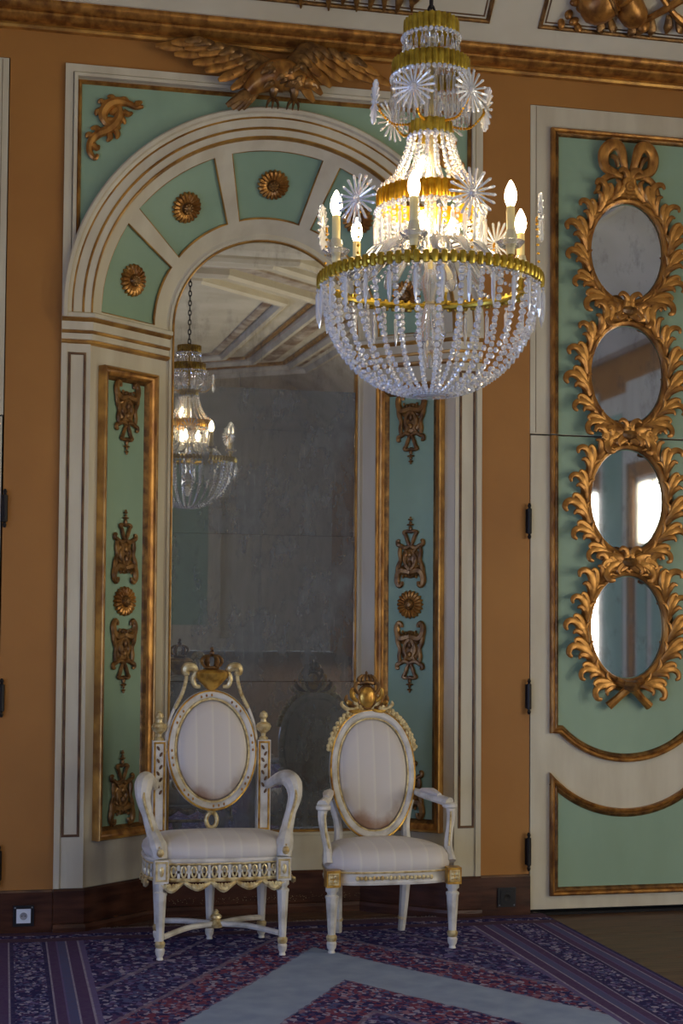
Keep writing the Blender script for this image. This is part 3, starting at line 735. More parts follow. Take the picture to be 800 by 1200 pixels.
for i in range(26):
    a = -.9+1.8*random.random(); x = -.12+.19*random.random(); rr = .066
    p = V((x, -.122-rr*1.06*cos(a), 4.05+rr*1.06*sin(a)))
    MB().tube([p+V((.02, .006, .012)), p+V((0, -.004, 0)), p+V((-.022, .006, -.018))], [.010, .014, .004], 6, n=3, flat=.5, nrm=(0, -cos(a), sin(a))).build('breast_feather', 'gilt_dark', eg)
for x in (-.055, .045):
    m = MB().tube([(x*.8-.01, -.125, 4.03), (x, -.13, 3.985), (x, -.10, 3.955)], [.034, .024, .012], 8, n=4)
    for dx in (-.022, 0, .022):
        m.tube([(x, -.10, 3.955), (x+dx, -.115, 3.935), (x+dx*1.3, -.085, 3.912)], [.009, .008, .003], 6, n=3)
    m.build('talon', 'gilt_dark', eg)

# ------------------------------------------------------------------ oval mirrors on the door
def acanthus(kind):
    m = MB()
    if kind == 0:
        m.tube([(-.070, 0, -.020), (-.02, -.012, .004), (.015, -.018, .024), (.034, -.020, .052), (.032, -.026, .078), (.014, -.032, .092), (-.004, -.034, .084)], [.010, .018, .019, .016, .014, .012, .006], 7, n=4, flat=.6)
        m.tube([(-.01, -.014, .002), (.024, -.018, .010), (.050, -.022, .028), (.056, -.026, .046), (.044, -.028, .052)], [.012, .015, .013, .009, .004], 6, n=3, flat=.6)
        m.tube([(-.04, -.010, -.004), (-.016, -.022, .020), (-.008, -.026, .044), (-.020, -.028, .056)], [.009, .013, .011, .004], 6, n=3, flat=.6)
    else:
        m.tube([(-.04, 0, .0), (-.005, -.014, -.004), (.025, -.018, -.018), (.038, -.020, -.036)], [.011, .014, .010, .003], 6, n=4, flat=.6)
    return m
leaf_me = [None, None]
xo = 1.803
ov = [(3.347, .195, .245, 'topmost of four gilded oval mirrors, hung from a carved ribbon bow'),
      (2.716, .195, .248, 'second oval mirror from the top, just above the door seam, glass badly tarnished'),
      (2.075, .195, .255, 'third oval mirror from the top, bright windows reflected in its glass'),
      (1.432, .195, .255, 'lowest of four gilded oval mirrors, with crossed stems under it')]
for k, (zc, a, b, lab) in enumerate(ov):
    r = thing('oval_mirror', lab, 'mirror', (xo, -.004, zc-b), 'chain of oval mirrors on the right door')
    el = lambda s, y=-.02, n_=40: [(xo+a*s*cos(2*pi*i/n_), y, zc+b*s*sin(2*pi*i/n_)) for i in range(n_)]
    g = MB(); g.poly(el(1.0, -.010)); g.f[-1] = tuple(reversed(g.f[-1])); o = g.build('mirror_glass', 'mirror_oval', r, sm=False)
    MB().tube(el(1.09, -.018), .018, 8, True, nrm=(0, 1, 0)).build('frame', 'gilt', r)
    MB().tube(el(1.24, -.014), .011, 6, True).build('outer_vine', 'gilt_dark', r)
    nl = 8
    for sx in (-1, 1):
        for i in range(nl):
            if k < 3 and i == 0: pass
            # leaves climb up both flanks from the bottom tie
            t0_ = .46 if k == 3 else .24
            t = -.5*pi+t0_+(pi-.16-t0_)*i/(nl-1); ph = t if sx > 0 else pi-t
            s = 1.20+.02*sin(i*3.7+k); p = V((xo+a*s*cos(ph), -.022, zc+b*s*sin(ph)))
            tg = V((-a*sin(ph), 0, b*cos(ph))).normalized()*(1 if sx > 0 else -1)
            out = V((cos(ph)/a, 0, sin(ph)/b)).normalized()
            for kind in (0, 1):
                if leaf_me[kind] is None: leaf_me[kind] = acanthus(kind).build('acanthus_leaf', 'gilt', r); o = leaf_me[kind]
                else: o = leaf_me[kind].copy(); COL.objects.link(o); o.parent = r
                sc_ = (1.18+.12*sin(i*2.1+k)) if kind == 0 else .95
                yv = V((0, 1, 0))
                o.matrix_parent_inverse = ROOTM[r.name]
                o.matrix_basis = M4(((tg.x*sc_, 0, out.x*sc_, p.x), (tg.y, sc_, out.y, p.y), (tg.z*sc_, 0, out.z*sc_, p.z), (0, 0, 0, 1)))
    if k == 0:
        for sx in (-1, 1):
            lp = [(xo+sx*.012, -.03, 3.73), (xo+sx*.03, -.05, 3.80), (xo+sx*.055, -.055, 3.875), (xo+sx*.10, -.05, 3.885), (xo+sx*.135, -.04, 3.84), (xo+sx*.125, -.035, 3.775), (xo+sx*.07, -.04, 3.745), (xo+sx*.02, -.035, 3.73)]
            MB().tube(lp, [.014, .022, .030, .032, .032, .028, .022, .014], 8, n=5, flat=.5).build('bow_loop', 'gilt', r)
            MB().tube([(xo+sx*.06, -.045, 3.775), (xo+sx*.075, -.05, 3.82), (xo+sx*.10, -.045, 3.83)], [.010, .016, .010], 6, n=4).build('bow_fold', 'gilt_dark', r)
            MB().tube([(xo+sx*.02, -.03, 3.73), (xo+sx*.09, -.035, 3.735), (xo+sx*.145, -.03, 3.70), (xo+sx*.165, -.03, 3.655), (xo+sx*.185, -.03, 3.635)], [.012, .020, .018, .014, .006], 7, n=5, flat=.6).build('ribbon_tail', 'gilt', r)
            MB().tube([(xo+sx*.03, -.03, 3.66), (xo+sx*.10, -.03, 3.625), (xo+sx*.16, -.03, 3.60)], [.016, .02, .010], 7, n=4, flat=.6).build('top_leaf', 'gilt', r)
        rk = MB()
        for rr, hh in ((.045, 0), (.032, .012), (.018, .022)): rk.tube([(xo+rr*cos(i*pi/8), -.035-hh, 3.675+rr*sin(i*pi/8)) for i in range(16)], .010, 6, True)
        rk.ell((xo, -.06, 3.675), .014, 8, 5); rk.build('ribbon_rosette', 'gilt', r)
    if k < 3:
        zt = (zc-b+ov[k+1][0]+ov[k+1][2])/2
        m = MB()
        m.tube([(xo-.03, -.04, zt+.01), (xo, -.052, zt+.005), (xo+.03, -.04, zt+.01)], [.020, .026, .020], 8, n=3)
        m.build('knot', 'gilt_dark', r)
        for sx in (-1, 1):
            MB().tube([(xo+sx*.01, -.04, zt), (xo+sx*.06, -.045, zt+.03), (xo+sx*.12, -.04, zt+.035), (xo+sx*.15, -.035, zt+.015)], [.016, .022, .016, .005], 7, n=4, flat=.6).build('spray_leaf', 'gilt', r)
            MB().tube([(xo+sx*.01, -.04, zt-.01), (xo+sx*.05, -.045, zt-.03), (xo+sx*.10, -.04, zt-.03), (xo+sx*.14, -.035, zt-.055)], [.016, .020, .016, .005], 7, n=4, flat=.6).build('spray_leaf', 'gilt', r)
    else:
        for sx in (-1, 1):
            MB().tube([(xo-sx*.07, -.045, 1.165), (xo+sx*.01, -.058, 1.125), (xo+sx*.065, -.045, 1.075), (xo+sx*.11, -.035, 1.035)], [.020, .022, .020, .024], 8, n=4).build('crossed_stem', 'gilt', r)
        MB().tube([(xo-.03, -.06, 1.14), (xo, -.075, 1.135), (xo+.03, -.06, 1.14)], [.026, .030, .026], 8, n=3).build('stem_tie', 'gilt_dark', r)

# ------------------------------------------------------------------ chairs
def outline(hx, yf, yb, n_=40, pw=3.0, hb=None):
    pts = []
    for i in range(n_):
        t = 2*pi*i/n_; c, s = cos(t), sin(t)
        x = copysign(abs(c)**(2/pw), c); yv = copysign(abs(s)**(2/pw), s)
        yy = (yf+yb)/2+(yb-yf)/2*yv
        f = 1.0 if hb is None else 1.0+(hb/hx-1.0)*((yy-yf)/(yb-yf))
        pts.append((hx*x*f, yy))
    return pts
def dome(ol, layers):
    cx = sum(p[0] for p in ol)/len(ol); cy = sum(p[1] for p in ol)/len(ol)
    m = MB(); m.grid([[V((cx+(x-cx)*s, cy+(y-cy)*s, z)) for x, y in ol] for s, z in layers], cv=True)
    m.f.append(tuple(range(len(m.v)-len(ol), len(m.v)))); m.f.append(tuple(range(len(ol)-1, -1, -1)))
    return m
def fluted_leg(x, y, zt, z0=.0, r=.026, par=None, name='leg', sq=False):
    T = M4.Translation((x, y, 0))
    m = MB()
    m.lathe([(r*1.05, zt), (r*1.05, zt-.022), (r*.80, zt-.028), (r*.74, zt-.036), (r*1.08, zt-.042), (r*1.08, zt-.050), (r*.98, zt-.056), (r*.62, z0+.075)], 24, T, 8, r*.14)
    o = m.build(name, 'chair_paint', par, ang=50)
    MB().lathe([(r*.62, z0+.078), (r*.86, z0+.068), (r*.80, z0+.056), (r*.66, z0+.05)], 16, T).build('gilt_collar', 'gilt_worn', o)
    MB().lathe([(r*.62, z0+.05), (r*.80, z0+.042), (r*.70, z0+.022), (r*.46, z0+.012), (r*.58, z0)], 16, T).build('foot', 'chair_paint', o)
    return o
RZ = .0128
# --- left armchair
LX, LY = -.345, -.50
def P(x, y, z): return V((LX+x, LY+y, z))
ch = thing('throne_armchair', 'left cream and gilt throne armchair with swivel-like oval back and crown crest', 'armchair', (LX, LY, RZ))
TL = M4.Translation((LX, LY, 0))
def sh(m): m.v = [(x+LX, y+LY, z) for x, y, z in m.v]; return m
ol = outline(.318, -.235, .205, 44, 3.2)
c = sh(dome(ol, [(.93, .425), (1.0, .437), (1.02, .455), (1.0, .478), (.93, .498), (.8, .510), (.55, .518), (.25, .521)])).build('seat_cushion', 'silk', ch, ang=60)
c.data.transform(M4.Translation((-LX, -LY, -.47))); c.matrix_basis = M4.Translation((LX, LY, .47))
ro = outline(.315, -.23, .205, 64, 3.4)
ring_ = lambda s, z, r, nm, mt, flat=1.0: MB().tube([P(x*s, y*s, z) for x, y in ro], r, 6, True, nrm=(0, 0, 1)).build(nm, mt, ch)
ring_(1.0, .424, .010, 'rail_top', 'chair_paint'); ring_(1.012, .412, .005, 'rail_bead', 'gilt_worn'); ring_(1.0, .345, .009, 'rail_bottom', 'gilt_worn')
# pierced frieze of rings and uprights along the front and sides
def along(o_, step):
    L_ = [0]; n_ = len(o_)
    for i in range(n_): L_.append(L_[-1]+hypot(o_[(i+1) % n_][0]-o_[i][0], o_[(i+1) % n_][1]-o_[i][1]))
    out = []; k = int(L_[-1]/step)
    for j in range(k):
        d = L_[-1]*j/k; i = max(t for t in range(n_) if L_[t] <= d); f = (d-L_[i])/(L_[i+1]-L_[i])
        a, b = o_[i], o_[(i+1) % n_]; x, y = a[0]+(b[0]-a[0])*f, a[1]+(b[1]-a[1])*f
        tx, ty = b[0]-a[0], b[1]-a[1]; l = hypot(tx, ty); out.append((x, y, tx/l, ty/l))
    return out
fr_me = None; ub_me = None
for j, (x, y, tx, ty) in enumerate(along(ro, .0215)):
    if y > .12: continue
    Tm = M4(((tx, ty, 0, LX+x), (ty, -tx, 0, LY+y), (0, 0, 1, .379), (0, 0, 0, 1)))
    if j % 2 == 0:
        if fr_me is None: o = fr_me = MB().tube([(.0105*cos(i*pi/6), 0, .023*sin(i*pi/6)) for i in range(12)], .0048, 5, True).build('fret_ring', 'gilt_worn', ch)
        else: o = fr_me.copy(); COL.objects.link(o)
    else:
        if ub_me is None: o = ub_me = MB().box((-.0055, -.005, -.030), (.0055, .005, .030)).box((-.012, -.005, -.005), (.012, .005, .005)).build('fret_bar', 'chair_paint', ch, sm=False)
        else: o = ub_me.copy(); COL.objects.link(o)
    o.matrix_basis = Tm
for j, t in enumerate((-.22, -.11, 0, .11, .22)):
    yy = -.235+.05*(abs(t)/.3)**4
    m = MB().tube([P(t-.055, yy, .336), P(t-.03, yy-.004, .322), P(t, yy-.008, .314 if j % 2 else .306), P(t+.03, yy-.004, .322), P(t+.055, yy, .336)], [.007, .011, .015, .011, .007], 7, n=4, flat=.7)
    for dx in (-.02, -.008, .008, .02): m.ell(P(t+dx, yy-.012, .322), (.008, .006, .012), 6, 4)
    m.build('apron_shell', 'gilt_worn', ch)
for sx in (-1, 1):
    m = MB()
    for k in range(3): m.tube([P(sx*.315, -.14+.09*k-.04, .336), P(sx*.320, -.14+.09*k, .318), P(sx*.315, -.14+.09*k+.04, .336)], [.006, .012, .006], 6, n=4)
    m.build('side_swag', 'gilt_worn', ch)
    MB().box(P(sx*.262-.030, -.236, .335), P(sx*.262+.030, -.180, .432)).build('corner_block', 'chair_paint', ch, sm=False)
    MB().mould(rectp(sx*.262-.026, sx*.262+.026, .342, .426), [(0, 0), (-.002, .004), (-.007, .004), (-.009, 0)], lambda x, z, h: P(x, -.236-h, z), True).ell(P(sx*.262, -.237, .384), (.010, .004, .022), 8, 5).build('block_gilding', 'gilt_worn', ch)
for x, y in ((-.262, -.205), (.262, -.205), (-.235, .17), (.235, .17), (0, .185)):
    fluted_leg(LX+x, LY+y, .335, RZ, .026, ch)
# X stretcher with finial
for sx in (-1, 1):
    MB().tube([P(-sx*.25, -.20, .105), P(-sx*.13, -.085, .118), P(0, -.02, .120), P(sx*.12, .07, .118), P(sx*.23, .165, .105)], .0125, 8, n=6).build('stretcher', 'chair_paint', ch)
MB().lathe([(.030, .105), (.034, .118), (.026, .130), (.016, .138), (.026, .146), (.024, .156), (.010, .166), (.014, .172), (.004, .182)], 14, M4.Translation(P(0, -.02, 0))).build('stretcher_finial', 'gilt_worn', ch)
# back posts
for sx in (-1, 1):
    px = sx*.237
    o = MB().box(P(px-.030, .150, .43), P(px+.030, .205, .905)).build('back_post', 'chair_paint', ch, sm=False)
    R = rectp(px-.026, px+.026, .50, .900)
    MB().mould(R, [(0, 0), (-.002, .004), (-.007, .004), (-.009, 0)], lambda x, z, h: P(x, .150-h, z), True).build('post_gilding', 'gilt_bright', o)
    gm = MB()
    for k in range(8): gm.ell(P(px+(.006 if k % 2 else -.006), .148, .872-k*.028), (.006, .003, .012), 6, 4, M3((.5 if k % 2 else -.5)))
    gm.build('husk_garland', 'brown_line', o)
    MB().lathe([(.020, .905), (.022, .912), (.010, .922), (.012, .935), (.030, .950), (.036, .965), (.030, .978), (.014, .986), (.012, .998), (.020, 1.010), (.016, 1.026), (.004, 1.036)], 14, M4.Translation(P(px, .178, 0))).build('finial', 'gilt_worn', ch)
    # arm: padded scroll then S-shaped support to the front corner
    MB().tube([P(sx*.255, .16, .70), P(sx*.285, .08, .735), P(sx*.312, -.01, .748), P(sx*.328, -.075, .728), P(sx*.330, -.105, .675), P(sx*.312, -.11, .61), P(sx*.292, -.13, .54), P(sx*.272, -.185, .48), P(sx*.264, -.205, .43)],
              [.018, .026, .038, .040, .031, .024, .028, .040, .030], 10, n=5).build('arm', 'chair_paint', ch)
    MB().tube([P(sx*.328, -.112, .725), P(sx*.330, -.136, .672), P(sx*.312, -.134, .61), P(sx*.290, -.158, .54), P(sx*.270, -.224, .48)], [.007, .006, .006, .007, .006], 6, n=5).build('arm_gilding', 'gilt_worn', ch)
    MB().ell(P(sx*.268, -.236, .462), (.016, .010, .018), 8, 6).build('arm_rosette', 'gilt_worn', ch)
# oval back (leans slightly)
BZ, BY = .862, .165
def oval(a, b, y=0., n_=48, zc=BZ): return [P(a*cos(2*pi*i/n_), BY+y+.10*(b*sin(2*pi*i/n_))/.27*.5, zc+b*sin(2*pi*i/n_)) for i in range(n_)]
MB().tube(oval(.185, .248), [.022]*48, 10, True).build('back_frame', 'chair_paint', ch)
MB().tube(oval(.196, .262, -.014), .006, 6, True).build('outer_gilding', 'gilt_bright', ch)
MB().tube(oval(.166, .228, -.014), .006, 6, True).build('inner_gilding', 'gilt_worn', ch)
gl = MB()
for i in range(48):
    p = oval(.183, .245, -.022)[i]
    if (i % 6) < 3: gl.ell(p, (.005, .003, .007), 5, 4)
gl.build('frame_leafwork', 'gilt', ch, kind='stuff')
def pad(a, b, y, zc, lean, X, Yc, n_=36, bul=.028):
    rows = []
    for s, h in ((1.02, .02), (1.0, 0), (.94, -bul*.6), (.75, -bul*.9), (.45, -bul), (.15, -bul*1.02)):
        rows.append([V((X+a*s*cos(2*pi*i/n_), Yc+y+h+lean*b*s*sin(2*pi*i/n_), zc+b*s*sin(2*pi*i/n_))) for i in range(n_)])
    m = MB().grid(rows, cv=True); m.f.append(tuple(range(len(m.v)-n_, len(m.v)))); m.f.append(tuple(range(n_-1, -1, -1))); return m
o = pad(.162, .222, -.004, BZ, .185, LX, LY+BY).build('back_pad', 'silk', ch, ang=60)
o.data.transform(M4.Translation((-LX, -LY-BY, -BZ))); o.matrix_basis = M4.Translation((LX, LY+BY, BZ))
for sx in (-1, 1):
    MB().ell(P(sx*.205, BY, .862), (.020, .012, .014), 8, 6).build('pivot', 'gilt_bright', ch)
    MB().tube([P(sx*.070, .20, 1.212), P(sx*.088, .19, 1.232), P(sx*.116, .185, 1.232), P(sx*.122, .185, 1.210), P(sx*.104, .18, 1.205)], [.013, .020, .022, .017, .009], 8, n=5).build('crest_scroll', 'gilt_worn', ch)
    MB().tube([P(sx*.052, .20, 1.145), P(sx*.075, .20, 1.15), P(sx*.085, .195, 1.18), P(sx*.072, .195, 1.21)], [.008, .012, .012, .012], 8, n=5).build('crest_scroll', 'gilt_worn', ch)
    MB().tube([P(sx*.116, .20, 1.205), P(sx*.120, .20, 1.17), P(sx*.138, .20, 1.11), P(sx*.168, .195, 1.05), P(sx*.196, .185, .97), P(sx*.208, .18, .88)], .007, 6, n=5).build('side_rail', 'chair_paint', ch)
    cm = MB()
    for k, q in enumerate(smooth_path([P(sx*.116, .190, 1.20), P(sx*.120, .190, 1.165), P(sx*.136, .190, 1.11), P(sx*.164, .186, 1.055)], 5)): cm.ell(q, (.009, .009, .011), 6, 4)
    cm.build('bead_garland', 'gilt_worn', ch)
m = MB().lathe([(.012, 1.128), (.026, 1.138), (.048, 1.160), (.070, 1.185), (.076, 1.206), (.060, 1.220), (.030, 1.224)], 18, M4.Translation(P(0, .20, 0))); m.build('crest_urn', 'gilt_bright', ch)
m = MB().lathe([(.028, 1.222), (.036, 1.230), (.034, 1.238)], 16, M4.Translation(P(0, .20, 0)))
for k in range(6):
    a = k*pi/3; m.tube([P(.034*cos(a), .20+.034*sin(a), 1.236), P(.048*cos(a), .20+.048*sin(a), 1.262), P(.030*cos(a), .20+.030*sin(a), 1.284), P(0, .20, 1.286)], [.006, .007, .006, .005], 6, n=4)
    m.ell(P(.046*cos(a), .20+.046*sin(a), 1.258), .009, 6, 4)
m.ell(P(0, .20, 1.298), .012, 8, 6); m.ell(P(0, .20, 1.316), .009, 8, 6)
m.build('crest_crown', 'gilt_dark', ch)
MB().tube([P(.024*cos(i*pi/8), BY-.01, .548+.034*sin(i*pi/8)) for i in range(16)], .010, 8, True).build('loop_support', 'gilt_worn', ch)
MB().tube([P(-.02, BY, .60), P(0, BY-.012, .586), P(.02, BY, .60)], [.008, .014, .008], 7, n=3).build('loop_leaf', 'gilt_worn', ch)

# --- right armchair
RX, RY = .405, -.50
def Q(x, y, z): return V((RX+x, RY+y, z))
ch2 = thing('medallion_armchair', 'right cream and gilt armchair with tall oval back and gold medallion crest', 'armchair', (RX, RY, RZ))
def sh2(m): m.v = [(x+RX, y+RY, z) for x, y, z in m.v]; return m
ol = outline(.308, -.235, .20, 44, 3.0, .235)
c = sh2(dome(ol, [(.95, .352), (1.0, .362), (1.02, .385), (1.0, .415), (.93, .44), (.8, .455), (.55, .467), (.25, .471)])).build('seat_cushion', 'silk', ch2, ang=60)
c.data.transform(M4.Translation((-RX, -RY, -.41))); c.matrix_basis = M4.Translation((RX, RY, .41))
ro = outline(.302, -.232, .20, 60, 3.4, .235)
rr = MB(); rr.grid([[Q(x*s, y*s, z) for x, y in ro] for s, z in ((.97, .358), (1.0, .360), (1.012, .352), (1.0, .344), (.995, .318), (1.012, .310), (1.0, .300), (.96, .300))], cv=True)
rr.build('seat_rail', 'chair_paint', ch2)
MB().tube([Q(x*1.012, y*1.012, .354) for x, y in ro], .0045, 6, True, nrm=(0, 0, 1)).build('rail_gilding', 'gilt_worn', ch2)
gm = MB()
for k in range(-9, 10):
    xx = k*.0185; gm.ell(Q(xx, -.238+.02*(abs(xx)/.26)**4, .331), (.009, .005, .011 if k % 2 else .008), 8, 4)
gm.build('rail_garland', 'gilt_worn', ch2)
for sx in (-1, 1):
    o = MB().box(Q(sx*.272-.031, -.240, .296), Q(sx*.272+.031, -.182, .368)).build('corner_block', 'gilt_bright', ch2, sm=False)
    R = rectp(sx*.272-.024, sx*.272+.024, .306, .358)
    bm_ = MB().mould(R, [(0, 0), (-.002, .004), (-.006, .004), (-.008, 0)], lambda x, z, h: Q(x, -.240-h, z), True)
    for dx in (-.009, .009):
        for dz in (-.009, .009): bm_.ell(Q(sx*.272+dx, -.241, .332+dz), (.009, .004, .009), 6, 4)
    bm_.build('block_rosette', 'gilt_worn', o)
    fluted_leg(RX+sx*.272, RY-.205, .298, RZ, .028, ch2)
    # plain splayed rear leg carrying up as back support
    o = MB().tube([Q(sx*.150, .205, RZ+.004), Q(sx*.155, .195, .10), Q(sx*.165, .18, .30)], [.017, .020, .028], 8, n=4).build('rear_leg', 'chair_paint', ch2)
    MB().tube([Q(sx*.1515, .200, .070), Q(sx*.1517, .199, .082)], .0215, 10).build('gilt_collar', 'gilt_worn', o)
    MB().tube([Q(sx*.185, .16, .34), Q(sx*.160, .17, .45), Q(sx*.165, .185, .54), Q(sx*.190, .20, .62)], [.028, .022, .020, .018], 8, n=5).build('back_support', 'chair_paint', ch2)
    # open arms
    MB().tube([Q(sx*.190, .20, .665), Q(sx*.215, .12, .655), Q(sx*.245, .03, .648), Q(sx*.275, -.05, .640), Q(sx*.292, -.085, .632)], [.014, .018, .021, .022, .026], 9, n=5).build('arm_rest', 'chair_paint', ch2)
    MB().tube([Q(sx*.215, .10, .672), Q(sx*.240, .03, .672), Q(sx*.262, -.03, .662)], [.014, .026, .014], 9, n=5, flat=.7, nrm=(0, 0, 1)).build('arm_pad', 'silk', ch2)
    MB().tube([Q(sx*.290, -.10, .632), Q(sx*.296, -.102, .58), Q(sx*.288, -.105, .52), Q(sx*.276, -.125, .45), Q(sx*.278, -.16, .385)], [.024, .019, .017, .019, .024], 9, n=5).build('arm_support', 'chair_paint', ch2)
    MB().tube([Q(sx*.288, -.122, .60), Q(sx*.284, -.124, .52), Q(sx*.272, -.146, .45)], [.004, .005, .005], 6, n=5).build('arm_gilding', 'gilt_worn', ch2)
    MB().lathe([(.026, -.006), (.034, 0), (.034, .012), (.026, .018)], 14, M4.Translation(Q(sx*.290, -.098, .618))).build('arm_scroll', 'chair_paint', ch2)
BZ2, BY2 = .742, .175
def ovl(a, b, y=0., n_=52):
    out = []
    for i in range(n_):
        t = 2*pi*i/n_; c_, s_ = cos(t), sin(t)
        x = a*copysign(abs(c_)**.88, c_)*(1.0+.05*s_); z = b*s_
        out.append(Q(x, BY2+y+.16*z, BZ2+z))
    return out
MB().tube(ovl(.184, .275), .021, 10, True).build('back_frame', 'chair_paint', ch2)
MB().tube(ovl(.198, .290, -.012), .0055, 6, True).build('outer_gilding', 'gilt_bright', ch2)
MB().tube(ovl(.166, .254, -.014), .0045, 6, True).build('inner_gilding', 'gilt_worn', ch2)
rows = []
for s, h in ((1.02, .02), (1.0, 0), (.94, -.016), (.75, -.026), (.45, -.03), (.15, -.031)): rows.append([p+V((0, h, 0)) for p in ovl(.164*s, .252*s, -.002)])
m = MB().grid(rows, cv=True); m.f.append(tuple(range(len(m.v)-52, len(m.v)))); m.f.append(tuple(range(51, -1, -1)))
o = m.build('back_pad', 'silk', ch2, ang=60)
o.data.transform(M4.Translation((-RX, -RY-BY2, -BZ2))); o.matrix_basis = M4.Translation((RX, RY+BY2, BZ2))
# crest: gold medallion, side leaves and flower garlands over the shoulders
MZ, MY = 1.095, .225
o = MB().ell(Q(-.020, MY-.016, MZ), (.038, .014, .048), 16, 8).build('crest_medallion', 'gilt_bright', ch2)
MB().tube([Q(-.020+.040*cos(i*pi/10), MY-.008, MZ+.052*sin(i*pi/10)) for i in range(20)], .008, 7, True).build('medallion_frame', 'gilt_dark', ch2)
m = MB()
for k in range(-2, 3): m.tube([Q(-.020+k*.012, MY, MZ+.056), Q(-.020+k*.020, MY-.008, MZ+.082), Q(-.020+k*.009, MY, MZ+.104)], [.007, .009, .005], 6, n=4)
m.ell(Q(-.020, MY, MZ+.110), (.007, .007, .012), 6, 5); m.tube([Q(-.064, MY, MZ+.062), Q(-.02, MY-.012, MZ+.070), Q(.024, MY, MZ+.062)], .008, 6, n=4)
m.build('crest_crown', 'gilt_dark', ch2)
for sx in (-1, 1):
    for q_, (pts, w0, mt) in enumerate((([(.02, -.055), (.050, -.035), (.062, -.005), (.052, .012)], .011, 'gilt_worn'), ([(.035, -.05), (.075, -.04), (.098, -.012), (.094, .010)], .012, 'gilt_dark'),
        ([(.045, -.02), (.070, .004), (.070, .034), (.056, .040)], .011, 'gilt_bright'), ([(.04, .015), (.056, .040), (.050, .066), (.038, .064)], .010, 'gilt_dark'), ([(.06, -.055), (.095, -.055), (.120, -.035), (.118, -.018)], .010, 'gilt_worn'),
        ([(.03, -.06), (.06, -.068), (.090, -.062)], .010, 'gilt_bright'), ([(.075, -.03), (.090, -.022), (.094, -.036)], .010, 'gilt_bright'))):
        MB().tube([Q(-.020+sx*x, MY-.005-.003*q_, MZ+z) for x, z in pts], [w0*.7, w0, w0*.9, w0*.35], 7, n=4, flat=.7).build('crest_leaf', mt, ch2)
    base = ovl(.208, .302, -.004, 60); idx = [i for i in range(60) if (sx > 0 and 4 <= i <= 13) or (sx < 0 and 17 <= i <= 26)]
    for i in idx:
        fm = MB(); p = base[i]
        for k in range(5):
            a = 2*pi*k/5; fm.ell(p+V((.013*cos(a), -.004, .013*sin(a))), (.011, .009, .011), 6, 4)
        fm.ell(p+V((0, -.012, 0)), .006, 6, 4); fm.build('garland_flower', 'gilt_worn', ch2)

# ------------------------------------------------------------------ chandelier
CHX, CHY = -.025, -2.742
cl = thing('crystal_chandelier', 'large crystal chandelier with brass crowns and lit candle bulbs hanging before the niche', 'chandelier', (CHX, CHY, 2.11), world=False)
Z0 = 2.11
def crown(r, z0, z1, nf, mat, name='brass_crown', d=.006):
    m = MB(); seg = nf*6; rows = []
    for (k, z) in ((-d*.3, z0), (0, z0+(z1-z0)*.12), (0, z1-(z1-z0)*.2), (-d*.3, z1)):
        row = []
        for i in range(seg):
            a = 2*pi*i/seg; f = abs(sin(a*nf/2)); rr = r+k-d+d*f; zz = z-Z0
            if z == z1: zz -= .004*(1-f)
            row.append(V((rr*cos(a), rr*sin(a), zz)))
        rows.append(row)
    m.grid(rows, cv=True)
    inner = [[V(((r-d*1.6)*cos(2*pi*i/seg), (r-d*1.6)*sin(2*pi*i/seg), z-Z0)) for i in range(seg)] for z in (z1, z0)]
    m.grid(inner, cv=True); return m.build(name, mat, cl, ang=70)
crown(.086, 3.222, 3.270, 26, 'brass'); crown(.121, 3.096, 3.145, 38, 'brass'); crown(.068, 2.908, 2.954, 18, 'brass'); crown(.166, 2.682, 2.738, 46, 'brass_warm')
# main ring of brass studs
rg = MB().tube([(.329*cos(i*pi/48), .329*sin(i*pi/48), 2.460-Z0) for i in range(96)], .011, 8, True, nrm=(0, 0, 1)).build('main_ring', 'brass', cl)
st_me = None
for i in range(80):
    a = 2*pi*i/80
    if st_me is None: o = st_me = MB().lathe([(.003, -.019), (.0085, -.017), (.0105, -.006), (.0105, .006), (.0085, .017), (.003, .019)], 8, M4.Translation((.335, 0, 2.460-Z0))).build('stud', 'brass', rg)
    else: o = st_me.copy(); COL.objects.link(o)
    o.rotation_euler = (0, 0, a)
def bead(m, c, r, rz=None):
    c = V(c); rz = rz or r; b = len(m.v)
    rows = [[c+V((r*.62*cos(k*pi/3), r*.62*sin(k*pi/3), rz*.78)) for k in range(6)], [c+V((r*cos(k*pi/3+.52), r*sin(k*pi/3+.52), 0)) for k in range(6)], [c+V((r*.62*cos(k*pi/3), r*.62*sin(k*pi/3), -rz*.78)) for k in range(6)]]
    m.grid(rows, cv=True); m.f.append(tuple(range(b, b+6))); m.f.append(tuple(range(b+17, b+11, -1)))
def strand(prof, n_, r0, r1, name, mat='crystal'):
    P_ = [V((r, 0, z-Z0)) for r, z in prof]; S_ = smooth_path(P_, 12); L_ = [0]
    for a, b in zip(S_, S_[1:]): L_.append(L_[-1]+(b-a).length)
    m = MB()
    for j in range(n_):
        d = L_[-1]*j/(n_-1); i = max(k for k in range(len(S_)-1) if L_[k] <= d+1e-9); f = (d-L_[i])/max(L_[i+1]-L_[i], 1e-9)
        q = S_[i].lerp(S_[i+1], min(f, 1)); r = r0+(r1-r0)*j/(n_-1); bead(m, q, r*.92, r)
    return m.build(name, mat, cl, sm=False)
def around(o, n_, a0=0.):
    o.rotation_euler = (0, 0, a0)
    for i in range(1, n_):
        c = o.copy(); COL.objects.link(c); c.rotation_euler = (0, 0, a0+2*pi*i/n_)
        for k in o.children:
            kk = k.copy(); COL.objects.link(kk); kk.parent = c
around(strand([(.326, 2.446), (.320, 2.385), (.306, 2.32), (.276, 2.258), (.230, 2.20), (.165, 2.152), (.10, 2.126), (.045, 2.118)], 23, .0112, .0076, 'bead_strand'), 32)
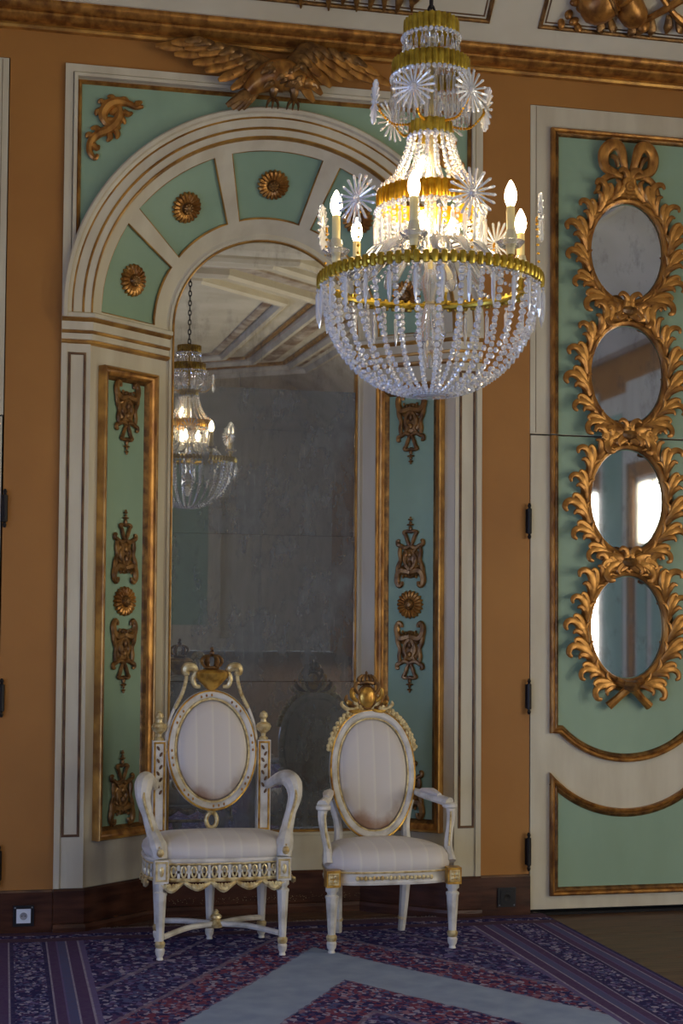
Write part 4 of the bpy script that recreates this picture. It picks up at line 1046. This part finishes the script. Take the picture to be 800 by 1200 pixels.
around(strand([(.066, 2.908), (.074, 2.87), (.090, 2.825), (.115, 2.78), (.158, 2.742)], 13, .0080, .0094, 'neck_strand'), 19)
around(strand([(.160, 2.682), (.155, 2.645), (.150, 2.60), (.140, 2.56)], 8, .0085, .0075, 'hanging_strand'), 24)
around(strand([(.30, 2.47), (.22, 2.49), (.15, 2.55), (.12, 2.62)], 16, .007, .006, 'inner_strand'), 12, .1)
def prism(r, z0, z1, w_, name, mat='crystal'):
    m = MB(); zz0, zz1 = z0-Z0, z1-Z0; b = 0
    prof = [(w_*.25, zz0), (w_, zz0-(zz0-zz1)*.12), (w_*.9, zz0-(zz0-zz1)*.75), (w_*.2, zz1)]
    m.grid([[V((r+q*cos(k*pi/3), q*sin(k*pi/3), z)) for k in range(6)] for q, z in prof], cv=True)
    bead(m, (r, 0, zz0+w_*.9), w_*.9)
    return m.build(name, mat, cl, sm=False)
around(prism(.341, 2.425, 2.330, .0066, 'prism_drop'), 28, .05)
around(prism(.084, 3.202, 3.105, .0052, 'prism_drop', 'crystal_clear'), 26)
around(prism(.118, 3.074, 2.95, .0055, 'prism_drop', 'crystal_clear'), 36)
around(prism(.168, 2.648, 2.56, .006, 'prism_drop'), 26)
for rr, z, nb_ in ((.087, 3.214, 34), (.121, 3.088, 46), (.166, 2.674, 54), (.068, 2.902, 24)):
    m = MB()
    for i in range(nb_): a = 2*pi*i/nb_; bead(m, (rr*cos(a), rr*sin(a), z-Z0), rr*2.9/nb_)
    m.build('bead_ring', 'crystal', cl, sm=False)
MB().lathe([(.004, .002), (.03, 0), (.055, .008), (.05, .016), (.02, .024)], 20).build('bottom_finial', 'crystal', cl)
MB().lathe([(.012, 2.20-Z0), (.03, 2.26-Z0), (.05, 2.30-Z0), (.03, 2.34-Z0), (.014, 2.40-Z0), (.03, 2.46-Z0), (.018, 2.5-Z0), (.018, 2.9-Z0), (.022, 2.96-Z0), (.02, 3.2-Z0), (.03, 3.21-Z0), (.008, 3.26-Z0)], 16).build('stem', 'crystal_clear', cl)
MB().lathe([(.006, 2.5-Z0), (.006, 3.2-Z0)], 8).build('inner_rod', 'brass', cl)
# curved glass dishes under the hanging fringe
o = MB().tube([(.06, 0, 2.565-Z0), (.11, 0, 2.575-Z0), (.17, 0, 2.555-Z0), (.215, 0, 2.51-Z0), (.245, 0, 2.49-Z0)], [.010, .022, .030, .026, .006], 8, n=4, flat=.35, nrm=(0, 0, 1)).build('glass_leaf', 'crystal_clear', cl)
around(o, 14, .1)
# candles
cam_dir = atan2(-7.072-CHY, -1.27-CHX)
cn = MB().lathe([(.0125, 2.498-Z0), (.0125, 2.636-Z0), (.010, 2.640-Z0)], 12, M4.Translation((.300, 0, 0))).build('candle', 'candle', cl)
MB().lathe([(.010, 2.640-Z0), (.0165, 2.656-Z0), (.0185, 2.672-Z0), (.015, 2.690-Z0), (.008, 2.706-Z0), (.002, 2.716-Z0)], 14, M4.Translation((.300, 0, 0))).build('bulb', 'bulb', cn)
MB().lathe([(.012, 2.516-Z0), (.030, 2.520-Z0), (.042, 2.534-Z0), (.040, 2.536-Z0), (.024, 2.526-Z0), (.016, 2.568-Z0), (.012, 2.568-Z0)], 18, M4.Translation((.300, 0, 0))).build('drip_pan', 'crystal_clear', cn)
MB().lathe([(.010, 2.458-Z0), (.008, 2.488-Z0), (.012, 2.513-Z0)], 10, M4.Translation((.300, 0, 0))).build('candle_socket', 'brass', cn)
around(cn, 6, cam_dir-radians(9))
# sun-burst ornaments
sp_me = None; burst_bead = None
def burst(R, z, ang, scale, stalk0):
    global sp_me, burst_bead
    if burst_bead is None:
        o = burst_bead = MB().ell((0, 0, 0), (.013, .010, .013), 12, 8).build('starburst', 'crystal', cl)
    else: o = burst_bead.copy(); COL.objects.link(o); o.parent = cl
    o.matrix_basis = M4.Rotation(ang, 4, 'Z') @ M4.Translation((R, 0, z-Z0)) @ M4.Rotation(pi/2, 4, 'Z') @ M4.Scale(scale, 4)
    for i in range(18):
        if sp_me is None: s = sp_me = MB().tube([(.012, 0, 0), (.030, 0, 0), (.058, 0, 0), (.068, 0, 0), (.073, 0, 0)], [.0028, .0038, .0042, .0052, .002], 5).build('spike', 'crystal', o)
        else: s = sp_me.copy(); COL.objects.link(s); s.parent = o
        s.rotation_euler = (0, 2*pi*i/18, 0)
    stl = MB()
    Pst = smooth_path([V(stalk0), V((stalk0[0]*.5+R*.5, 0, min(stalk0[2], z-Z0)*.5+.5*stalk0[2])), V((R-.012, 0, z-Z0-.02)), V((R-.008, 0, z-Z0))], 7)
    for q in Pst: stl.ell(q, .0045, 6, 4)
    s = stl.build('beaded_stalk', 'brass_warm', cl); s.rotation_euler = (0, 0, ang)
for k in range(6): burst(.335, 2.645, cam_dir+radians(21+60*k), 1.0, (.325, 0, 2.475-Z0))
for k in range(6): burst(.175, 3.007, cam_dir+radians(-17+60*k), .92, (.066, 0, 2.945-Z0))
for k in range(4):
    a = cam_dir+radians(-20+120*k)
    o = MB().lathe([(.008, 2.595-Z0), (.017, 2.613-Z0), (.019, 2.629-Z0), (.013, 2.647-Z0), (.003, 2.665-Z0)], 12, M4.Translation((.07, 0, 0))).build('inner_bulb', 'bulb_inner', cl); o.rotation_euler = (0, 0, a)
    if k == 3: o.location = (0, 0, .165)
hc = MB(); zt = 3.262
hc.tube([(.012*cos(i*pi/6), 0, zt+.012+.012*sin(i*pi/6)-Z0) for i in range(12)], .003, 5, True); hc.build('hanging_loop', 'iron', cl)
lk = None; k = 0; z = zt+.035
while z < ZC-.03:
    if lk is None: o = lk = MB().tube([(.010*cos(i*pi/6), 0, .022*sin(i*pi/6)) for i in range(12)], .0042, 5, True).build('chain_link', 'iron', cl)
    else: o = lk.copy(); COL.objects.link(o)
    o.location = (0, 0, z-Z0); o.rotation_euler = (0, 0, pi/2*(k % 2)); z += .034; k += 1
MB().lathe([(.09, ZC-.004-Z0), (.07, ZC-.03-Z0), (.02, ZC-.05-Z0), (.008, ZC-.06-Z0)], 20).build('ceiling_rose', 'brass', cl)

# ------------------------------------------------------------------ carvings in the ceiling cove
gr = thing('leaf_carving', 'gilded carved leaf garland on the ceiling cove above the eagle', 'carving', tuple(cv(.2, .2, 0)))
for i in range(16):
    x = -.06+i*.045; s0 = .185+.02*sin(i*2.3); l = .05+.02*(i % 3)
    fm = MB().tube([cv(x, s0+.04, .01), cv(x+.012*((i % 3)-1), s0, .025), cv(x+.03*((i % 3)-1), s0-l, .012)], [.012, .022, .004], 7, n=4, flat=.5)
    fm.build('leaf', 'gilt_dark', gr)
for x in (.02, .16, .33, .46): MB().ell(cv(x, .18, .02), (.022, .018, .022), 8, 6).build('berry', 'gilt', gr)
MB().tube([cv(-.10, .24, .012), cv(.2, .21, .012), cv(.62, .19, .012)], [.012, .018, .008], 7, n=6).build('stem', 'gilt_dark', gr)
tp = thing('trophy_carving', 'gilded carved trophy of drums and fruit on the ceiling cove above the right door', 'carving', tuple(cv(1.7, .2, 0)))
def rot_to(a, h): return M4.Rotation(h, 4, 'Y') @ M4.Rotation(a, 4, 'X')
pot = MB().lathe([(.02, -.095), (.055, -.088), (.088, -.055), (.102, -.005), (.098, .045), (.082, .075), (.086, .082), (.070, .086), (.02, .080)], 20, M4.Translation(cv(1.51, .255, .03)) @ rot_to(.5, 1.1))
pot.build('drum', 'gilt', tp)
MB().lathe([(.088, .052), (.100, .055), (.098, .066), (.084, .070)], 20, M4.Translation(cv(1.51, .255, .03)) @ rot_to(.5, 1.1)).build('drum_hoop', 'gilt_dark', tp)
MB().lathe([(.02, -.095), (.050, -.09), (.068, -.06), (.072, .0), (.062, .05), (.070, .062), (.080, .080), (.066, .092), (.02, .085)], 20, M4.Translation(cv(1.68, .25, .03)) @ rot_to(.5, -.9)).build('sack', 'gilt', tp)
for i, (x, s) in enumerate(((1.36, .13), (1.385, .18), (1.42, .15), (1.40, .24), (1.44, .21), (1.45, .12), (1.43, .28))):
    MB().ell(cv(x, s, .015), (.020, .016, .028), 8, 6, M4.Rotation(.5*i, 3, 'Y')).build('fruit', 'gilt', tp)
for i, (x, s, dx, ds) in enumerate(((1.55, .10, .03, -.03), (1.60, .10, .05, .0), (1.72, .10, .02, -.04), (1.77, .12, .0, -.05), (1.82, .12, .02, -.05), (1.90, .15, .02, -.06), (1.95, .14, .05, -.03), (1.86, .22, .06, .05), (2.02, .12, .04, -.02), (2.05, .18, .05, .03))):
    MB().tube([cv(x, s+.08, .012), cv(x+dx*.5, s+.04+ds*.3, .028), cv(x+dx, s+.04+ds, .01)], [.014, .028, .005], 7, n=4, flat=.5).build('leaf', 'gilt_dark', tp)
MB().tube([cv(1.74, .16, .02), cv(1.85, .25, .03), cv(1.98, .36, .03)], [.014, .018, .026], 8, n=4).build('baton', 'gilt', tp)
MB().tube([cv(1.80, .34, .02), cv(1.92, .24, .03), cv(2.06, .16, .02)], [.012, .016, .034], 8, n=4).build('horn', 'gilt', tp)
MB().ell(cv(1.78, .17, .02), (.035, .02, .04), 10, 7).build('fruit', 'gilt', tp)

# ------------------------------------------------------------------ sockets
def socket(x, z, white, label):
    o = thing('wall_socket', label, 'socket', (x, -.022, z))
    MB().box((x-.047, -.030, z-.047), (x+.047, -.022, z+.047)).build('surround_plate', 'black_plastic', o, sm=False)
    f = 'white_plastic' if white else 'black_plastic'
    MB().box((x-.032, -.034, z-.032), (x+.032, -.029, z+.032)).build('socket_face', f, o, sm=False)
    T = M4.Translation((x, -.034, z)) @ M4.Rotation(pi/2, 4, 'X')
    MB().lathe([(.017, -.001), (.017, .002), (.014, .002), (.012, .001), (.001, .001)], 20, T).build('socket_well', 'gray_plastic' if white else 'iron', o)
    for dx in (-.0075, .0075): MB().lathe([(.0025, .001), (.0025, .002)], 8, T @ M4.Translation((dx, 0, 0))).build('pin_hole', 'iron', o)
    for sx in (-1, 1):
        MB().lathe([(.004, 0), (.003, .002)], 8, M4.Translation((x+sx*.038, -.030, z+.038 if white else z-.038)) @ M4.Rotation(pi/2, 4, 'X')).build('screw', 'gray_plastic', o)
socket(-1.161, .089, True, 'white wall socket in a black plate on the left skirting board')
socket(1.162, .100, False, 'black wall socket on the skirting board right of the armchairs')

# ------------------------------------------------------------------ rug
rgo = thing('persian_rug', 'large blue and red patterned rug under both armchairs', 'rug', (0, -2.3, 0))
m = MB(); nx, ny = 40, 40
x0, x1, y0, y1 = -1.36, 1.36, -4.9, .015
rows = []
for j in range(ny+1):
    yy = y0+(y1-y0)*j/ny
    rows.append([V((x0+(x1-x0)*i/nx, yy, .011+.0015*sin(i*.9+j*.5)*sin(j*.7))) for i in range(nx+1)])
m.grid(rows)
ed = [(x0, y0), (x1, y0), (x1, y1), (x0, y1)]
for a, b in zip(ed, ed[1:]+ed[:1]): m.poly([(a[0], a[1], .001), (b[0], b[1], .001), (b[0], b[1], .011), (a[0], a[1], .011)])
m.build('pile', 'rug_wool', rgo, sm=False)
fm = MB()
for i in range(420):
    x = x0+(x1-x0)*(i+.5)/420+random.uniform(-.002, .002); l = random.uniform(.006, .02)
    fm.tube([(x, y1-.004, .010), (x+random.uniform(-.004, .004), y1+l*.5, .010+random.uniform(0, .006)), (x+random.uniform(-.006, .006), y1+l, .004)], [.0022, .002, .001], 4)
fm.build('end_fringe', 'fringe', rgo, kind='stuff')
sd = MB()
for i in range(60):
    yy = y0+(y1-y0)*random.random(); sd.tube([(x1-.003, yy, .008), (x1+random.uniform(.003, .014), yy+random.uniform(-.008, .008), .006)], [.002, .001], 4)
sd.build('frayed_edge', 'fringe', rgo, kind='stuff')
